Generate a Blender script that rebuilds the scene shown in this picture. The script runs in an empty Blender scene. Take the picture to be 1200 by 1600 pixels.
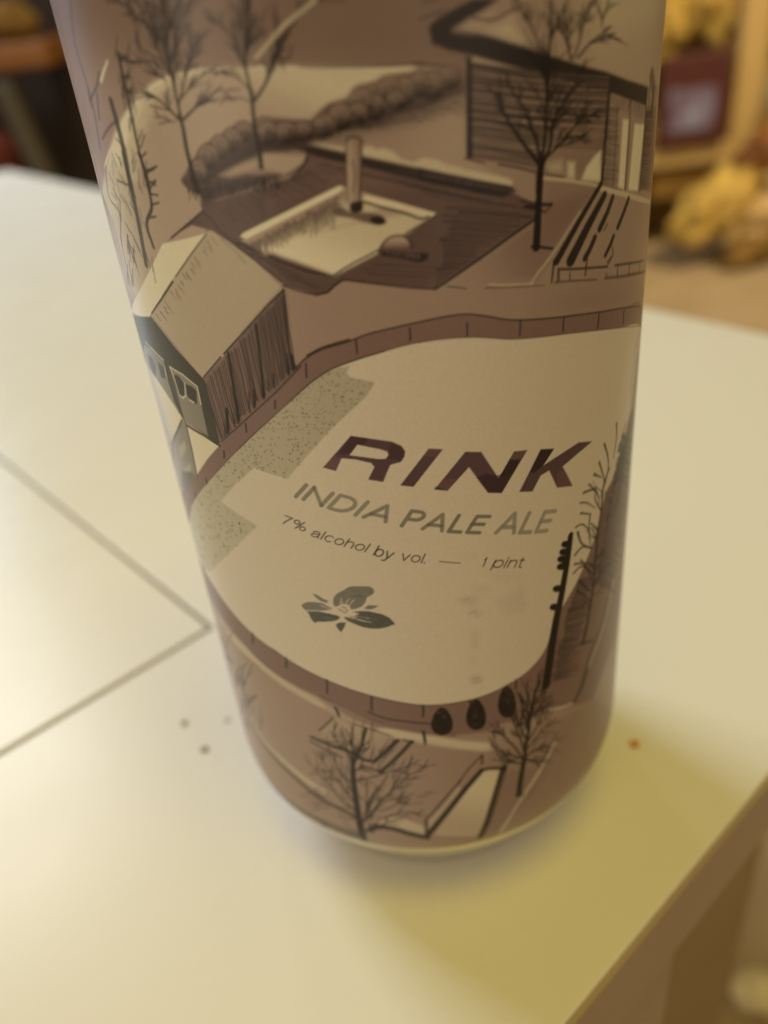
import bpy, bmesh, math, random
import numpy as np
from mathutils import Vector, Matrix

# =====================================================================  camera, world, lamps, exposure
sc = bpy.context.scene
COL = sc.collection
MM = 0.001
cam_d = bpy.data.cameras.new('camera'); cam = bpy.data.objects.new('camera', cam_d); COL.objects.link(cam)
CAM_POS = Vector((-3.871, -111.229, 127.407))
RIGHT = Vector((0.99360081, -0.06147679, -0.09475248)); UP = Vector((0.11294878, 0.54080608, 0.83352946)); FWD = Vector((0, 0.83889772, -0.54428909))
M = Matrix((RIGHT, UP, -FWD)).transposed().to_4x4(); M.translation = CAM_POS * MM
cam.matrix_world = M
cam_d.sensor_fit = 'VERTICAL'; cam_d.sensor_height = 36; cam_d.lens = 1320 / 1600 * 36
cam_d.clip_start = 0.005; cam_d.clip_end = 50
cam_d.dof.use_dof = True; cam_d.dof.focus_distance = 0.0935; cam_d.dof.aperture_fstop = 13.0
sc.camera = cam

w = bpy.data.worlds.new('World'); sc.world = w; w.use_nodes = True
bg = w.node_tree.nodes['Background']; bg.inputs['Color'].default_value = (1.0, 0.75, 0.38, 1); bg.inputs['Strength'].default_value = 0.28

def area(name, pos, target, size, power, color, sy=None):
    l = bpy.data.lights.new(name, 'AREA'); l.energy = power; l.color = color; l.size = size
    if sy: l.shape = 'RECTANGLE'; l.size_y = sy
    o = bpy.data.objects.new(name, l); COL.objects.link(o); o.location = pos
    o.rotation_euler = (Vector(target) - Vector(pos)).to_track_quat('-Z', 'Y').to_euler()
    return o
area('cool_lamp_behind_left', (-0.80, 0.90, 1.00), (0, 0, 0), 0.50, 11.2, (0.90, 0.92, 0.93))
area('window_light_left', (-0.75, 0.95, 0.40), (0, 0, 0.03), 0.32, 3.0, (0.55, 0.72, 1.0))
area('added_edge_sheen', (-0.86, 0.72, 0.14), (0, 0, 0.09), 0.36, 0.25, (0.66, 0.70, 1.0))  # added low cool light, placed for the sheen on the can's left edge
area('added_glint', (-0.27, 1.00, 0.84), (-.05, .05, 0), 0.07, 0.50, (1.0, 0.93, 0.84))  # small added light standing in for the glow the can throws on the table
area('warm_room_lamp', (0.16, -0.26, 1.35), (0, 0.0, 0), 0.55, 5.3, (1.0, 0.78, 0.09))
area('added_warm_fill', (-1.0, -0.62, 0.08), (0, 0.0, 0.03), 0.6, 3.6, (1.0, 0.82, 0.62))  # added fill, kept low to brighten the can front more than the table
area('added_soft_fill', (0.55, -1.0, 0.14), (0, 0.0, 0.07), 0.8, 1.5, (1.0, 0.80, 0.64))  # added neutral fill for the right of the can front
fl = area('added_far_fill', (1.2, 0.7, 1.3), (0.75, 1.8, -0.35), 0.4, 7.6, (1.0, 0.77, 0.42)); fl.data.spread = math.radians(90)  # added light, aimed at the background to brighten it

sc.view_settings.view_transform = 'Standard'; sc.view_settings.look = 'None'
sc.view_settings.exposure = 0.0; sc.view_settings.gamma = 1.0; sc.view_settings.use_curve_mapping = False

# =====================================================================  helpers
def tag(o, label=None, cat=None, group=None, kind=None):
    if label: o['label'] = label
    if cat: o['category'] = cat
    if group: o['group'] = group
    if kind: o['kind'] = kind
    return o
def empty(name, loc=(0, 0, 0), rz=0):
    o = bpy.data.objects.new(name, None); COL.objects.link(o); o.location = loc; o.rotation_euler = (0, 0, rz); o.empty_display_size = 0.02
    return o
def link(name, me, mat, parent=None, smooth=False):
    o = bpy.data.objects.new(name, me); COL.objects.link(o); me.materials.append(mat)
    if smooth: me.polygons.foreach_set('use_smooth', [True] * len(me.polygons))
    if parent: o.parent = parent
    return o
def from_bm(name, bm, mat, parent=None, smooth=False):
    me = bpy.data.meshes.new(name); bm.normal_update(); bm.to_mesh(me); bm.free()
    return link(name, me, mat, parent, smooth)
def bevel(bm, r, seg=3):
    bmesh.ops.bevel(bm, geom=list(bm.edges), offset=r, segments=seg, profile=0.5, affect='EDGES', clamp_overlap=True)
def box(bm, x0, x1, y0, y1, z0, z1, M=None):
    vs = [bm.verts.new((x, y, z)) for x in (x0, x1) for y in (y0, y1) for z in (z0, z1)]
    if M is not None:
        for v in vs: v.co = M @ v.co
    for f in ((0, 1, 3, 2), (4, 6, 7, 5), (0, 4, 5, 1), (2, 3, 7, 6), (0, 2, 6, 4), (1, 5, 7, 3)): bm.faces.new([vs[i] for i in f])
def boxo(name, dims, mat, parent=None, bev=0.003, M=None):
    bm = bmesh.new(); box(bm, *dims)
    if bev: bevel(bm, bev)
    if M is not None: bmesh.ops.transform(bm, matrix=M, verts=bm.verts)
    bmesh.ops.recalc_face_normals(bm, faces=bm.faces)
    return from_bm(name, bm, mat, parent)
def lathe(name, prof, mat, parent=None, seg=160, close=False):
    n = len(prof); th = np.linspace(0, 2 * np.pi, seg, endpoint=False)
    V = [(r * math.cos(t), r * math.sin(t), z) for t in th for r, z in prof]
    Fc = [(i * n + j, ((i + 1) % seg) * n + j, ((i + 1) % seg) * n + j + 1, i * n + j + 1) for i in range(seg) for j in range(n - 1)]
    me = bpy.data.meshes.new(name); me.from_pydata([(a * MM, b * MM, c * MM) for a, b, c in V], [], Fc); me.update()
    bm = bmesh.new(); bm.from_mesh(me); bmesh.ops.remove_doubles(bm, verts=bm.verts, dist=1e-6); bmesh.ops.recalc_face_normals(bm, faces=bm.faces); bm.to_mesh(me); bm.free()
    return link(name, me, mat, parent, True)
def mat(name, col, rough=0.5, metal=0.0, var=None, bump=0.0, bscale=60, nscale=12, coat=0.0, spec=0.5):
    m = bpy.data.materials.new(name); m.use_nodes = True; nt = m.node_tree; b = nt.nodes['Principled BSDF']
    b.inputs['Base Color'].default_value = (*col, 1); b.inputs['Roughness'].default_value = rough; b.inputs['Metallic'].default_value = metal
    b.inputs['Coat Weight'].default_value = coat; b.inputs['Specular IOR Level'].default_value = spec
    tc = nt.nodes.new('ShaderNodeTexCoord')
    if var:
        n = nt.nodes.new('ShaderNodeTexNoise'); n.inputs['Scale'].default_value = nscale; n.inputs['Detail'].default_value = 6
        r = nt.nodes.new('ShaderNodeValToRGB'); r.color_ramp.elements[0].position = .3; r.color_ramp.elements[1].position = .7
        r.color_ramp.elements[0].color = (*col, 1); r.color_ramp.elements[1].color = (*var, 1)
        nt.links.new(tc.outputs['Object'], n.inputs['Vector']); nt.links.new(n.outputs['Fac'], r.inputs['Fac']); nt.links.new(r.outputs['Color'], b.inputs['Base Color'])
    if bump:
        n2 = nt.nodes.new('ShaderNodeTexNoise'); n2.inputs['Scale'].default_value = bscale; n2.inputs['Detail'].default_value = 4
        bp = nt.nodes.new('ShaderNodeBump'); bp.inputs['Strength'].default_value = bump; bp.inputs['Distance'].default_value = 0.001
        nt.links.new(tc.outputs['Object'], n2.inputs['Vector']); nt.links.new(n2.outputs['Fac'], bp.inputs['Height']); nt.links.new(bp.outputs['Normal'], b.inputs['Normal'])
    return m

M_table = mat('white_lacquer', (.80, .79, .74), .27, var=(.785, .775, .725), bump=.015, bscale=90, nscale=5, spec=.27)
_nt = M_table.node_tree; _n = _nt.nodes.new('ShaderNodeTexNoise'); _n.inputs['Scale'].default_value = 38; _n.inputs['Detail'].default_value = 8; _n.inputs['Distortion'].default_value = 0.2
_r = _nt.nodes.new('ShaderNodeMapRange'); _r.inputs[1].default_value = .3; _r.inputs[2].default_value = .7; _r.inputs[3].default_value = .25; _r.inputs[4].default_value = .30
_tc = [n for n in _nt.nodes if n.type == 'TEX_COORD'][0]
_nt.links.new(_tc.outputs['Object'], _n.inputs['Vector']); _nt.links.new(_n.outputs['Fac'], _r.inputs[0]); _nt.links.new(_r.outputs[0], _nt.nodes['Principled BSDF'].inputs['Roughness'])
M_table_edge = mat('table_edge_paint', (.45, .36, .27), .45, var=(.40, .31, .23), bump=.1)
M_groove = mat('groove_dark', (.26, .23, .15), .8)
M_alu = mat('brushed_aluminium', (.80, .78, .72), .30, 1.0, bump=.05, bscale=400)
M_floor = mat('tan_carpet', (.42, .32, .20), .9, var=(.36, .27, .16), bump=.6, bscale=120)
M_wall = mat('wall_paint', (.42, .32, .17), .9, var=(.38, .29, .15))
M_pine = mat('pine_wood', (.56, .40, .18), .5, var=(.48, .33, .14), nscale=6)
M_dark = mat('unlit_dark_wood', (.020, .013, .016), .6, var=(.028, .016, .016))  # near-black: the dark of the unlit left background is put into the colour
M_orange = mat('orange_wood', (.26, .10, .022), .5, var=(.20, .075, .018))
M_yellow = mat('yellow_fabric', (.66, .46, .11), .8, var=(.42, .28, .07), bump=.4)
M_ydark = mat('ochre_fabric', (.28, .16, .03), .8, var=(.20, .11, .02), bump=.4)
M_red = mat('red_fabric', (.14, .022, .010), .8, var=(.10, .016, .008))
M_maroon = mat('maroon_frame', (.075, .018, .018), .5)
M_violet = mat('violet_print', (.26, .27, .46), .5, var=(.10, .03, .05), nscale=22)
M_teal = mat('teal_plastic', (.30, .52, .42), .5)
M_grey = mat('grey_tube', (.085, .070, .045), .5)
M_wall2 = mat('shelf_back_board', (.44, .30, .11), .7, var=(.36, .24, .08))
M_cream = mat('cream_rubber', (.75, .66, .40), .5)
M_under = mat('shaded_side_board', (.38, .28, .15), .6, var=(.34, .25, .13))  # darker than the table edge brown; under-table shade is in the colour
M_crumb = mat('toasted_crumb', (.80, .36, .05), .7, var=(.60, .22, .03), nscale=900)
M_crumbg = mat('grey_crumb', (.42, .35, .29), .8, var=(.26, .21, .17), nscale=900)

# =====================================================================  setting: floor and wall
bm = bmesh.new(); box(bm, -4, 4, -3, 3.6, -.47, -.45); f = from_bm('floor', bm, M_floor); tag(f, kind='structure')
bm = bmesh.new(); box(bm, -4, 4, 3.6, 3.7, -.47, 2.2); f = from_bm('back_wall', bm, M_wall); tag(f, kind='structure')

# =====================================================================  white table with an inset leaf
A = math.radians(39.3)
tbl = empty('table', (0, 0, 0), A)
tag(tbl, 'glossy white table with a fine L-shaped seam, standing under the printed can', 'table')
def outline_slab(name, pts, z0, z1, m, parent, bev=.0012):
    bm = bmesh.new(); vs = [bm.verts.new((x * MM, y * MM, z0 * MM)) for x, y in pts]; fc = bm.faces.new(vs)
    r = bmesh.ops.extrude_face_region(bm, geom=[fc]); top = [v for v in r['geom'] if isinstance(v, bmesh.types.BMVert)]
    for v in top: v.co.z = z1 * MM
    bmesh.ops.recalc_face_normals(bm, faces=bm.faces)
    if bev: bevel(bm, bev, 3)
    return from_bm(name, bm, m, parent)
G_ = 1.1
TL, TR, TN, TFAR = -520, 221, -48.5, 760
outline_slab('tabletop', [(TL, TN), (TR, TN), (TR, TFAR), (-8.3, TFAR), (-8.3, 63.6), (TL, 63.6)], -19, 0, M_table, tbl, .0004)
outline_slab('table_leaf', [(TL, 63.6 + G_), (-8.3 - G_, 63.6 + G_), (-8.3 - G_, TFAR), (TL, TFAR)], -19, 0, M_table, tbl, .0004)
for nm, p in (('seam_strip', [(TL + 2, 63.65), (-8.4, 63.65), (-8.4, TFAR - 2), (-8.25 - G_, TFAR - 2), (-8.25 - G_, 63.6 + G_ - .05), (TL + 2, 63.6 + G_ - .05)]),):
    outline_slab(nm, p, -15, -.7, M_groove, tbl, 0)
outline_slab('apron', [(TL + 40, 40), (TR - 40, 40), (TR - 40, TFAR - 40), (TL + 40, TFAR - 40)], -62, -19.2, M_table_edge, tbl, .001)
for x0, x1, y0, y1 in ((-70, 13, TN + .8, TN + 24), (TL + 22, TL + 80, TN + .8, TN + 24), (TR - 80, TR - 30, TFAR - 70, TFAR - 30), (TL + 22, TL + 80, TFAR - 70, TFAR - 30)):
    outline_slab('leg', [(x0, y0), (x1, y0), (x1, y1), (x0, y1)], -450, -19.2, M_table_edge, tbl, .002)
outline_slab('side_panel', [(13.5, -6), (183, -6), (183, -1), (13.5, -1)], -450, -19.3, M_under, tbl, .001)
outline_slab('edge_band', [(TL, TN - .9), (TR + .9, TN - .9), (TR + .9, TFAR), (TR + .05, TFAR), (TR + .05, TN - .05), (TL, TN - .05)], -19.5, -.64, M_table_edge, tbl, 0)
# =====================================================================  the can
can = empty('beer_can', (0, 0, 0))
tag(can, 'tall pint beer can printed with a sepia winter rink drawing, on the white table', 'can')
RL = 33.0
# The drawing was traced on a grid laid over the can; lab() carries a tracing point to the skin: (arc length round the can, height), in mm
_O = np.array([-3.87123811, -111.22888367, 127.40692762]); _R = np.array(RIGHT); _U = np.array(UP); _Fw = np.array(FWD); _F = 1319.9885
def lab(px):
    px = np.atleast_2d(np.asarray(px, float))
    d = ((px[:, 0] - 600) / _F)[:, None] * _R - ((px[:, 1] - 800) / _F)[:, None] * _U + _Fw
    d /= np.linalg.norm(d, axis=1)[:, None]
    a = d[:, 0] ** 2 + d[:, 1] ** 2; b = _O[0] * d[:, 0] + _O[1] * d[:, 1]; c = _O[0] ** 2 + _O[1] ** 2 - RL ** 2
    D = b * b - a * c; t = (-b - np.sqrt(np.maximum(D, 0))) / a; t = np.where(D < 0, -b / a, t)
    P = _O + d * t[:, None]
    return np.stack([RL * np.arctan2(P[:, 0], -P[:, 1]), P[:, 2]], 1)

PAL = dict(ink=(.013, .010, .012), inks=(.034, .024, .025), mau=(.130, .084, .088), maul=(.225, .150, .150), tau=(.365, .278, .256), maulh=(.30, .225, .20), taux=(.220, .155, .138), taud=(.285, .205, .185),
           tan=(.46, .375, .325), cre=(.64, .59, .48), crel=(.78, .75, .62), ice=(.68, .635, .575), olv=(.53, .51, .42), olv2=(.47, .44, .375), barn=(.49, .43, .35),
           gry=(.26, .25, .23), dgr=(.050, .049, .045), lil=(.34, .33, .35), flo=(.21, .215, .21), flo2=(.105, .115, .12), rin=(.105, .062, .082), rind=(.030, .018, .026),
           rinl=(.20, .12, .12), txt=(.27, .265, .25), txt2=(.15, .15, .14), txt3=(.060, .040, .032))
PAL = {k: np.array(v, np.float32) for k, v in PAL.items()}
ST = 0.115
S0, S1, Z0, Z1 = -60.0, 60.0, 15.0, 146.0
NS = int((S1 - S0) / ST) + 1; NZ = int((Z1 - Z0) / ST) + 1
IMG = np.empty((NZ, NS, 3), np.float32); IMG[:] = PAL['tau']
def win(s0, s1, z0, z1):
    i0 = max(0, int((s0 - S0) / ST) - 1); i1 = min(NS, int((s1 - S0) / ST) + 3); j0 = max(0, int((z0 - Z0) / ST) - 1); j1 = min(NZ, int((z1 - Z0) / ST) + 3)
    return i0, i1, j0, j1
def seg_dist(xs, ys, a, b):
    dx, dy = b[0] - a[0], b[1] - a[1]; L = dx * dx + dy * dy + 1e-12
    t = np.clip(((xs - a[0]) * dx + (ys - a[1]) * dy) / L, 0, 1)
    return np.hypot(xs - a[0] - t * dx, ys - a[1] - t * dy), t
def blend(i0, i1, j0, j1, cov, col):
    v = IMG[j0:j1, i0:i1]; v += (col - v) * cov[..., None]
def paint_fill(P, feather, a, colfn):
    P = np.asarray(P, float); fe = max(feather, ST) * .5
    i0, i1, j0, j1 = win(P[:, 0].min() - fe, P[:, 0].max() + fe, P[:, 1].min() - fe, P[:, 1].max() + fe)
    if i1 <= i0 or j1 <= j0: return
    xs = S0 + ST * np.arange(i0, i1); ys = Z0 + ST * np.arange(j0, j1)
    ins = np.zeros((j1 - j0, i1 - i0), bool); dist = np.full(ins.shape, 9., np.float32)
    Q = np.roll(P, -1, 0)
    for (x1, y1), (x2, y2) in zip(P, Q):
        if y1 != y2:
            lo, hi = (y1, y2) if y1 < y2 else (y2, y1)
            ja = int(np.searchsorted(ys, lo, 'right')); jb = int(np.searchsorted(ys, hi, 'right'))
            if jb > ja:
                xc = x1 + (ys[ja:jb] - y1) * (x2 - x1) / (y2 - y1)
                ins[ja:jb] ^= xs[None] < xc[:, None]
        ia = max(0, int((min(x1, x2) - fe - xs[0]) / ST)); ib = min(len(xs), int((max(x1, x2) + fe - xs[0]) / ST) + 2)
        ja = max(0, int((min(y1, y2) - fe - ys[0]) / ST)); jb = min(len(ys), int((max(y1, y2) + fe - ys[0]) / ST) + 2)
        if ib > ia and jb > ja:
            d, _ = seg_dist(xs[None, ia:ib], ys[ja:jb, None], (x1, y1), (x2, y2))
            dist[ja:jb, ia:ib] = np.minimum(dist[ja:jb, ia:ib], d)
    cov = np.clip(.5 + np.where(ins, dist, -dist) / (2 * fe), 0, 1) * a
    blend(i0, i1, j0, j1, cov, colfn(xs[None], ys[:, None]))
def paint_stroke(P, w1, w2, a, col):
    n = len(P) - 1; W = max(w1, w2) / 2 + ST
    P = np.asarray(P, float)
    i0, i1, j0, j1 = win(P[:, 0].min() - W, P[:, 0].max() + W, P[:, 1].min() - W, P[:, 1].max() + W)
    if i1 <= i0 or j1 <= j0: return
    xs = S0 + ST * np.arange(i0, i1); ys = Z0 + ST * np.arange(j0, j1); cov = np.zeros((j1 - j0, i1 - i0), np.float32)
    for k in range(n):
        p, q_ = P[k], P[k + 1]
        ia = max(0, int((min(p[0], q_[0]) - W - xs[0]) / ST)); ib = min(len(xs), int((max(p[0], q_[0]) + W - xs[0]) / ST) + 2)
        ja = max(0, int((min(p[1], q_[1]) - W - ys[0]) / ST)); jb = min(len(ys), int((max(p[1], q_[1]) + W - ys[0]) / ST) + 2)
        if ib <= ia or jb <= ja: continue
        d, t = seg_dist(xs[None, ia:ib], ys[ja:jb, None], p, q_)
        w = w1 + (w2 - w1) * (k + t) / n
        we = np.maximum(w, ST)
        c = np.clip(.5 + (we / 2 - d) / ST, 0, 1) * (w / we)
        cov[ja:jb, ia:ib] = np.maximum(cov[ja:jb, ia:ib], c)
    blend(i0, i1, j0, j1, cov * a, PAL[col])
def _arc(cx, cy, rx, ry, a0, a1, n=14):
    return [(cx + rx * math.cos(math.radians(a0 + (a1 - a0) * k / n)), cy + ry * math.sin(math.radians(a0 + (a1 - a0) * k / n))) for k in range(n + 1)]
# simple line alphabet: glyph -> (width, strokes); cap height 1, x-height .72
GLY = {
 'I': (.02, [[(0, 0), (0, 1)]]),
 'N': (.74, [[(0, 0), (0, 1)], [(0, 1), (.74, 0)], [(.74, 0), (.74, 1)]]),
 'D': (.76, [[(0, 0), (0, 1), (.3, 1)] + _arc(.30, .5, .46, .5, 90, -90) + [(.3, 0), (0, 0)]]),
 'A': (.86, [[(0, 0), (.43, 1), (.86, 0)], [(.15, .30), (.71, .30)]]),
 'P': (.62, [[(0, 0), (0, 1), (.35, 1)] + _arc(.35, .74, .27, .26, 90, -90) + [(.35, .48), (0, .48)]]),
 'L': (.54, [[(0, 1), (0, 0), (.54, 0)]]),
 'E': (.60, [[(.60, 1), (0, 1), (0, 0), (.60, 0)], [(0, .52), (.55, .52)]]),
 '7': (.56, [[(0, 1), (.56, 1), (.34, .62), (.20, .28), (.14, 0)]]),
 '%': (.92, [_arc(.20, .76, .19, .23, 0, 360), _arc(.72, .24, .19, .23, 0, 360), [(.66, 1), (.26, 0)]]),
 '1': (.30, [[(0, .74), (.14, .80), (.26, 1), (.26, 0)]]),
 'a': (.56, [[(.04, .52), (.09, .66), (.27, .73), (.45, .66), (.49, .52), (.49, .12), (.56, .0)], [(.49, .45), (.30, .40), (.08, .34), (.0, .19), (.08, .04), (.22, -.01), (.38, .05), (.49, .20)]]),
 'l': (.02, [[(0, 0), (0, 1)]]),
 'c': (.52, [_arc(.28, .36, .28, .37, 45, 315)]),
 'o': (.58, [_arc(.29, .36, .29, .37, 0, 360)]),
 'h': (.50, [[(0, 0), (0, 1)], [(0, .48), (.08, .65), (.26, .73), (.43, .67), (.50, .50), (.50, 0)]]),
 'b': (.58, [[(0, 0), (0, 1)], _arc(.30, .36, .29, .37, 0, 360)]),
 'y': (.52, [[(0, .72), (.26, .02)], [(.52, .72), (.22, -.12), (.13, -.27), (-.02, -.27)]]),
 'v': (.52, [[(0, .72), (.25, 0), (.52, .72)]]),
 '.': (.04, [[(0, 0), (0, .07)]]),
 'p': (.58, [[(0, -.27), (0, .72)], _arc(.30, .36, .29, .37, 0, 360)]),
 'i': (.02, [[(0, 0), (0, .72)], [(0, .92), (0, 1)]]),
 'n': (.50, [[(0, 0), (0, .72)], [(0, .48), (.08, .65), (.26, .73), (.43, .67), (.50, .50), (.50, 0)]]),
 't': (.26, [[(.10, .94), (.10, .12), (.16, .0), (.28, .0)], [(-.04, .70), (.28, .70)]]),
}
def paint_text(word, col, a, bold, o, e, u):
    gap = .30 if bold else .20; wt = .225 if bold else .125
    adv = []; x = 0
    for ch in word: adv.append(x); x += GLY[ch][0] + gap
    tot = x - gap
    uh = abs(u[0] * e[1] - u[1] * e[0]) / math.hypot(*e)       # true cap height
    for ch, ax in zip(word, adv):
        for st in GLY[ch][1]:
            P = np.array([o + e * (ax + p[0]) / tot + u * p[1] for p in st])
            aa = a * (1 if not bold else random.uniform(.85, 1))
            paint_stroke(P, wt * uh, wt * uh, aa, col)
WF=1.4; AE=.55
random.seed(5)
FR=dict(A1=(60,0,3),A2=(400,0,3),A3=(660,0,3),A4=(140,240,3),A5=(440,200,3),A6=(700,260,10/3),B1=(180,440,3.75),B2=(220,620,3),B3=(480,640,2.5),B4=(420,740,1200/280),B5=(440,880,1200/220),B6=(780,620,1600/510),B7=(320,940,3),B8=(600,1040,3),C1=(360,1100,10/3),C6=(640,1140,10/3),P=(0,0,1))
def fr(f,pts):
    ox,oy,s=FR[f]; return [(ox+x/s,oy+y/s) for x,y in pts]
def dens(pts,m=14):
    out=[pts[0]]
    for a,b in zip(pts,pts[1:]):
        n=max(1,int(math.hypot(b[0]-a[0],b[1]-a[1])/m+.5))
        for i in range(1,n+1): out.append((a[0]+(b[0]-a[0])*i/n,a[1]+(b[1]-a[1])*i/n))
    return out
def scale_at(p):
    q=lab([p,(p[0]+2,p[1]),(p[0],p[1]+2)]); 
    J=abs((q[1]-q[0])[0]*(q[2]-q[0])[1]-(q[1]-q[0])[1]*(q[2]-q[0])[0])/4
    return min(math.sqrt(J),.30)   # mm per px
def smooth(pts,closed=False,k=4):
    P=list(pts); n=len(P); out=[]
    rng=range(n if closed else n-1)
    for i in rng:
        if closed: p0,p1,p2,p3=P[i-1],P[i],P[(i+1)%n],P[(i+2)%n]
        else: p0,p1,p2,p3=P[max(i-1,0)],P[i],P[i+1],P[min(i+2,n-1)]
        for j in range(k):
            t=j/k
            out.append(tuple(.5*((2*p1[d])+(-p0[d]+p2[d])*t+(2*p0[d]-5*p1[d]+4*p2[d]-p3[d])*t*t+(-p0[d]+3*p1[d]-3*p2[d]+p3[d])*t**3) for d in (0,1)))
    if not closed: out.append(P[-1])
    return out
def F(col,f,pts,feather=.12,a=1.0,sm=False):
    pts=fr(f,pts)
    if sm: pts=smooth(pts,True)
    paint_fill(lab(dens(pts+[pts[0]],25)[:-1]),feather,a,lambda x,y:PAL[col])
def G(cA,cB,f,pts,pA,pB,feather=.12,a=1.0,sm=False):
    pts=fr(f,pts)
    if sm: pts=smooth(pts,True)
    g=lab(fr(f,[pA,pB])); v=g[1]-g[0]; L=float(v@v)+1e-9
    def cf(x,y):
        t=np.clip(((x-g[0][0])*v[0]+(y-g[0][1])*v[1])/L,0,1)[...,None].astype(np.float32); t=t*t*(3-2*t)
        return PAL[cA]*(1-t)+PAL[cB]*t
    paint_fill(lab(dens(pts+[pts[0]],25)[:-1]),feather,a,cf)
def S(col,f,pts,w,a=1.0,sm=False,w2=None,soft=1.0):
    """w in target px"""
    pts=fr(f,pts)
    if sm and len(pts)>2: pts=smooth(pts)
    m=pts[len(pts)//2]; s=scale_at(m)
    w2=w if w2 is None else w2
    paint_stroke(lab(dens(pts,22)),w*s*WF,w2*s*WF,min(1,a**AE),col)
R=random.uniform
# colour keys
INK,INKS,MAU,MAUL,TAU,TAUD,TAN,CRE,CREL,OLV,GRY,DGR,LIL='ink','inks','mau','maul','tau','taud','tan','cre','crel','olv','gry','dgr','lil'

def wob(a,b,n=4,amp=1.5):
    out=[]
    for i in range(n+1):
        t=i/n; out.append((a[0]+(b[0]-a[0])*t+(R(-amp,amp) if 0<i<n else 0),a[1]+(b[1]-a[1])*t+(R(-amp,amp) if 0<i<n else 0)))
    return out
def hatch(col,f,p0,p1,d0,d1,n,w,a=.8,jit=.15,amp=1,skip=0.0,lenj=.2):
    """n strokes whose starts run p0->p1 and whose vector goes d0->d1 (frame px)"""
    for i in range(n):
        if R(0,1)<skip: continue
        t=(i+R(-.5,.5)*jit*2)/(max(n-1,1))
        s=(p0[0]+(p1[0]-p0[0])*t,p0[1]+(p1[1]-p0[1])*t)
        d=(d0[0]+(d1[0]-d0[0])*t,d0[1]+(d1[1]-d0[1])*t); k=1-R(0,lenj)
        o=R(0,lenj)*.5
        s=(s[0]+d[0]*o,s[1]+d[1]*o)
        S(col,f,wob(s,(s[0]+d[0]*k,s[1]+d[1]*k),3,amp),w*R(.7,1.3),a*R(.7,1),sm=True,w2=w*R(.3,.8))
def twig(col,p,ang,L,w,depth,spread=.42,a=1,bend=.07,ratio=.72,frame='P'):
    """recursive bare branch in target px"""
    n=3; pts=[p]; x,y=p; an=ang
    for i in range(n):
        an+=R(-bend,bend); x+=math.cos(an)*L/n; y-=math.sin(an)*L/n; pts.append((x,y))
    S(col,frame,pts,w,a,sm=True,w2=w*.6)
    if depth>0:
        k=random.choice((2,2,3))
        for j in range(k):
            i=random.choice((1,2,3,3))
            side=(-1,1)[j%2] if i<3 else R(-1,1)
            twig(col,pts[i],an+side*R(.3,1)*spread,L*ratio*R(.75,1.1),max(w*.62,.9),depth-1,spread,a*.95,bend,ratio)
def limb(col,f,pts,w,w2,a=1,twigs=0,tl=30,td=1,tw=1.6,spread=.6,ta=.9,up=0.0):
    S(col,f,pts,w,a,sm=True,w2=w2)
    P=smooth(fr(f,pts))
    for i in range(twigs):
        k=int(R(.25,1)*(len(P)-2)); a0,b0=P[k],P[k+1]
        an=math.atan2(-(b0[1]-a0[1]),b0[0]-a0[0]); side=(-1,1)[i%2]
        an2=an+side*R(.35,.9)*spread*1.3
        an2=an2*(1-up)+math.pi/2*up if -1<an2<4.2 else an2
        twig(col,a0,an2,tl*R(.5,1.1),tw*R(.7,1.2),td,spread,ta)

# ------------------------------------------------------------------ top field and pond
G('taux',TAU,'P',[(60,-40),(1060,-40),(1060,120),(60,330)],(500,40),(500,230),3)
G(TAN,TAN,'P',[(165,250),(178,212),(195,180),(215,152),(240,130),(275,116),(320,108),(380,106),(440,105),(520,108),(600,108),(660,106),(725,103),(728,150),(480,235),(330,280),(320,365),(255,383),(235,425),(212,470),(185,430),(160,330)],(165,250),(300,250),.3)
G(CRE,TAN,'P',[(160,300),(168,250),(178,212),(195,180),(215,152),(240,130),(275,116),(320,108),(350,107),(345,122),(300,135),(262,160),(235,190),(222,230),(215,280),(200,330),(175,340)],(200,170),(262,225),.8)
G(CRE,TAN,'P',[(350,107),(440,105),(520,108),(600,108),(650,107),(600,125),(560,135),(545,150),(500,175),(480,188),(410,188),(400,150)],(480,110),(450,205),.8)
G(CREL,CRE,'P',[(172,240),(180,212),(195,180),(215,152),(240,130),(275,117),(320,108),(322,113),(285,124),(250,144),(226,168),(208,196),(195,232),(186,260)],(200,165),(225,190),.5)
S(CREL,'P',[(170,262),(175,235),(185,205),(200,176),(222,150),(250,128),(290,113),(335,108)],2.4,.8,sm=True)
S(CREL,'P',[(158,126),(162,112),(168,95)],4,.7,sm=True,w2=2)
S(CREL,'P',[(335,108),(440,106),(530,108.5),(600,109),(645,107)],2.4,.85,sm=True)
S(INKS,'P',[(468,104),(500,106),(560,105),(620,101),(660,98)],1.6,.7,sm=True)
S(INKS,'P',[(360,107),(385,105),(400,104)],1.4,.5)
S(INKS,'P',[(645,100),(690,103),(722,105)],2,.8)
# left verge strip (paler, behind the pole trees)
G(CRE,TAN,'P',[(168,275),(190,270),(225,300),(245,345),(232,420),(214,470),(196,420),(176,340)],(180,330),(240,350),1.0,a=.7)
S(CREL,'A1',[(310,785),(330,720),(360,660)],2,.7)
S(DGR,'A4',[(75,60),(90,200),(140,280),(150,420),(190,600)],1.8,.6,sm=True)
# slope right of the hedge
G(TAU,TAN,'P',[(728,140),(728,245),(800,285),(700,262),(620,245),(570,232),(565,215),(480,225),(500,217),(560,204),(640,176)],(600,190),(700,250),.4,a=.7)
hatch(INKS,'A2',(470,600),(960,440),(120,-10),(150,90),16,1.5,.45,lenj=.4)
hatch(INKS,'A2',(560,590),(940,470),(60,30),(80,50),14,1.6,.4,lenj=.5)
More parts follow.
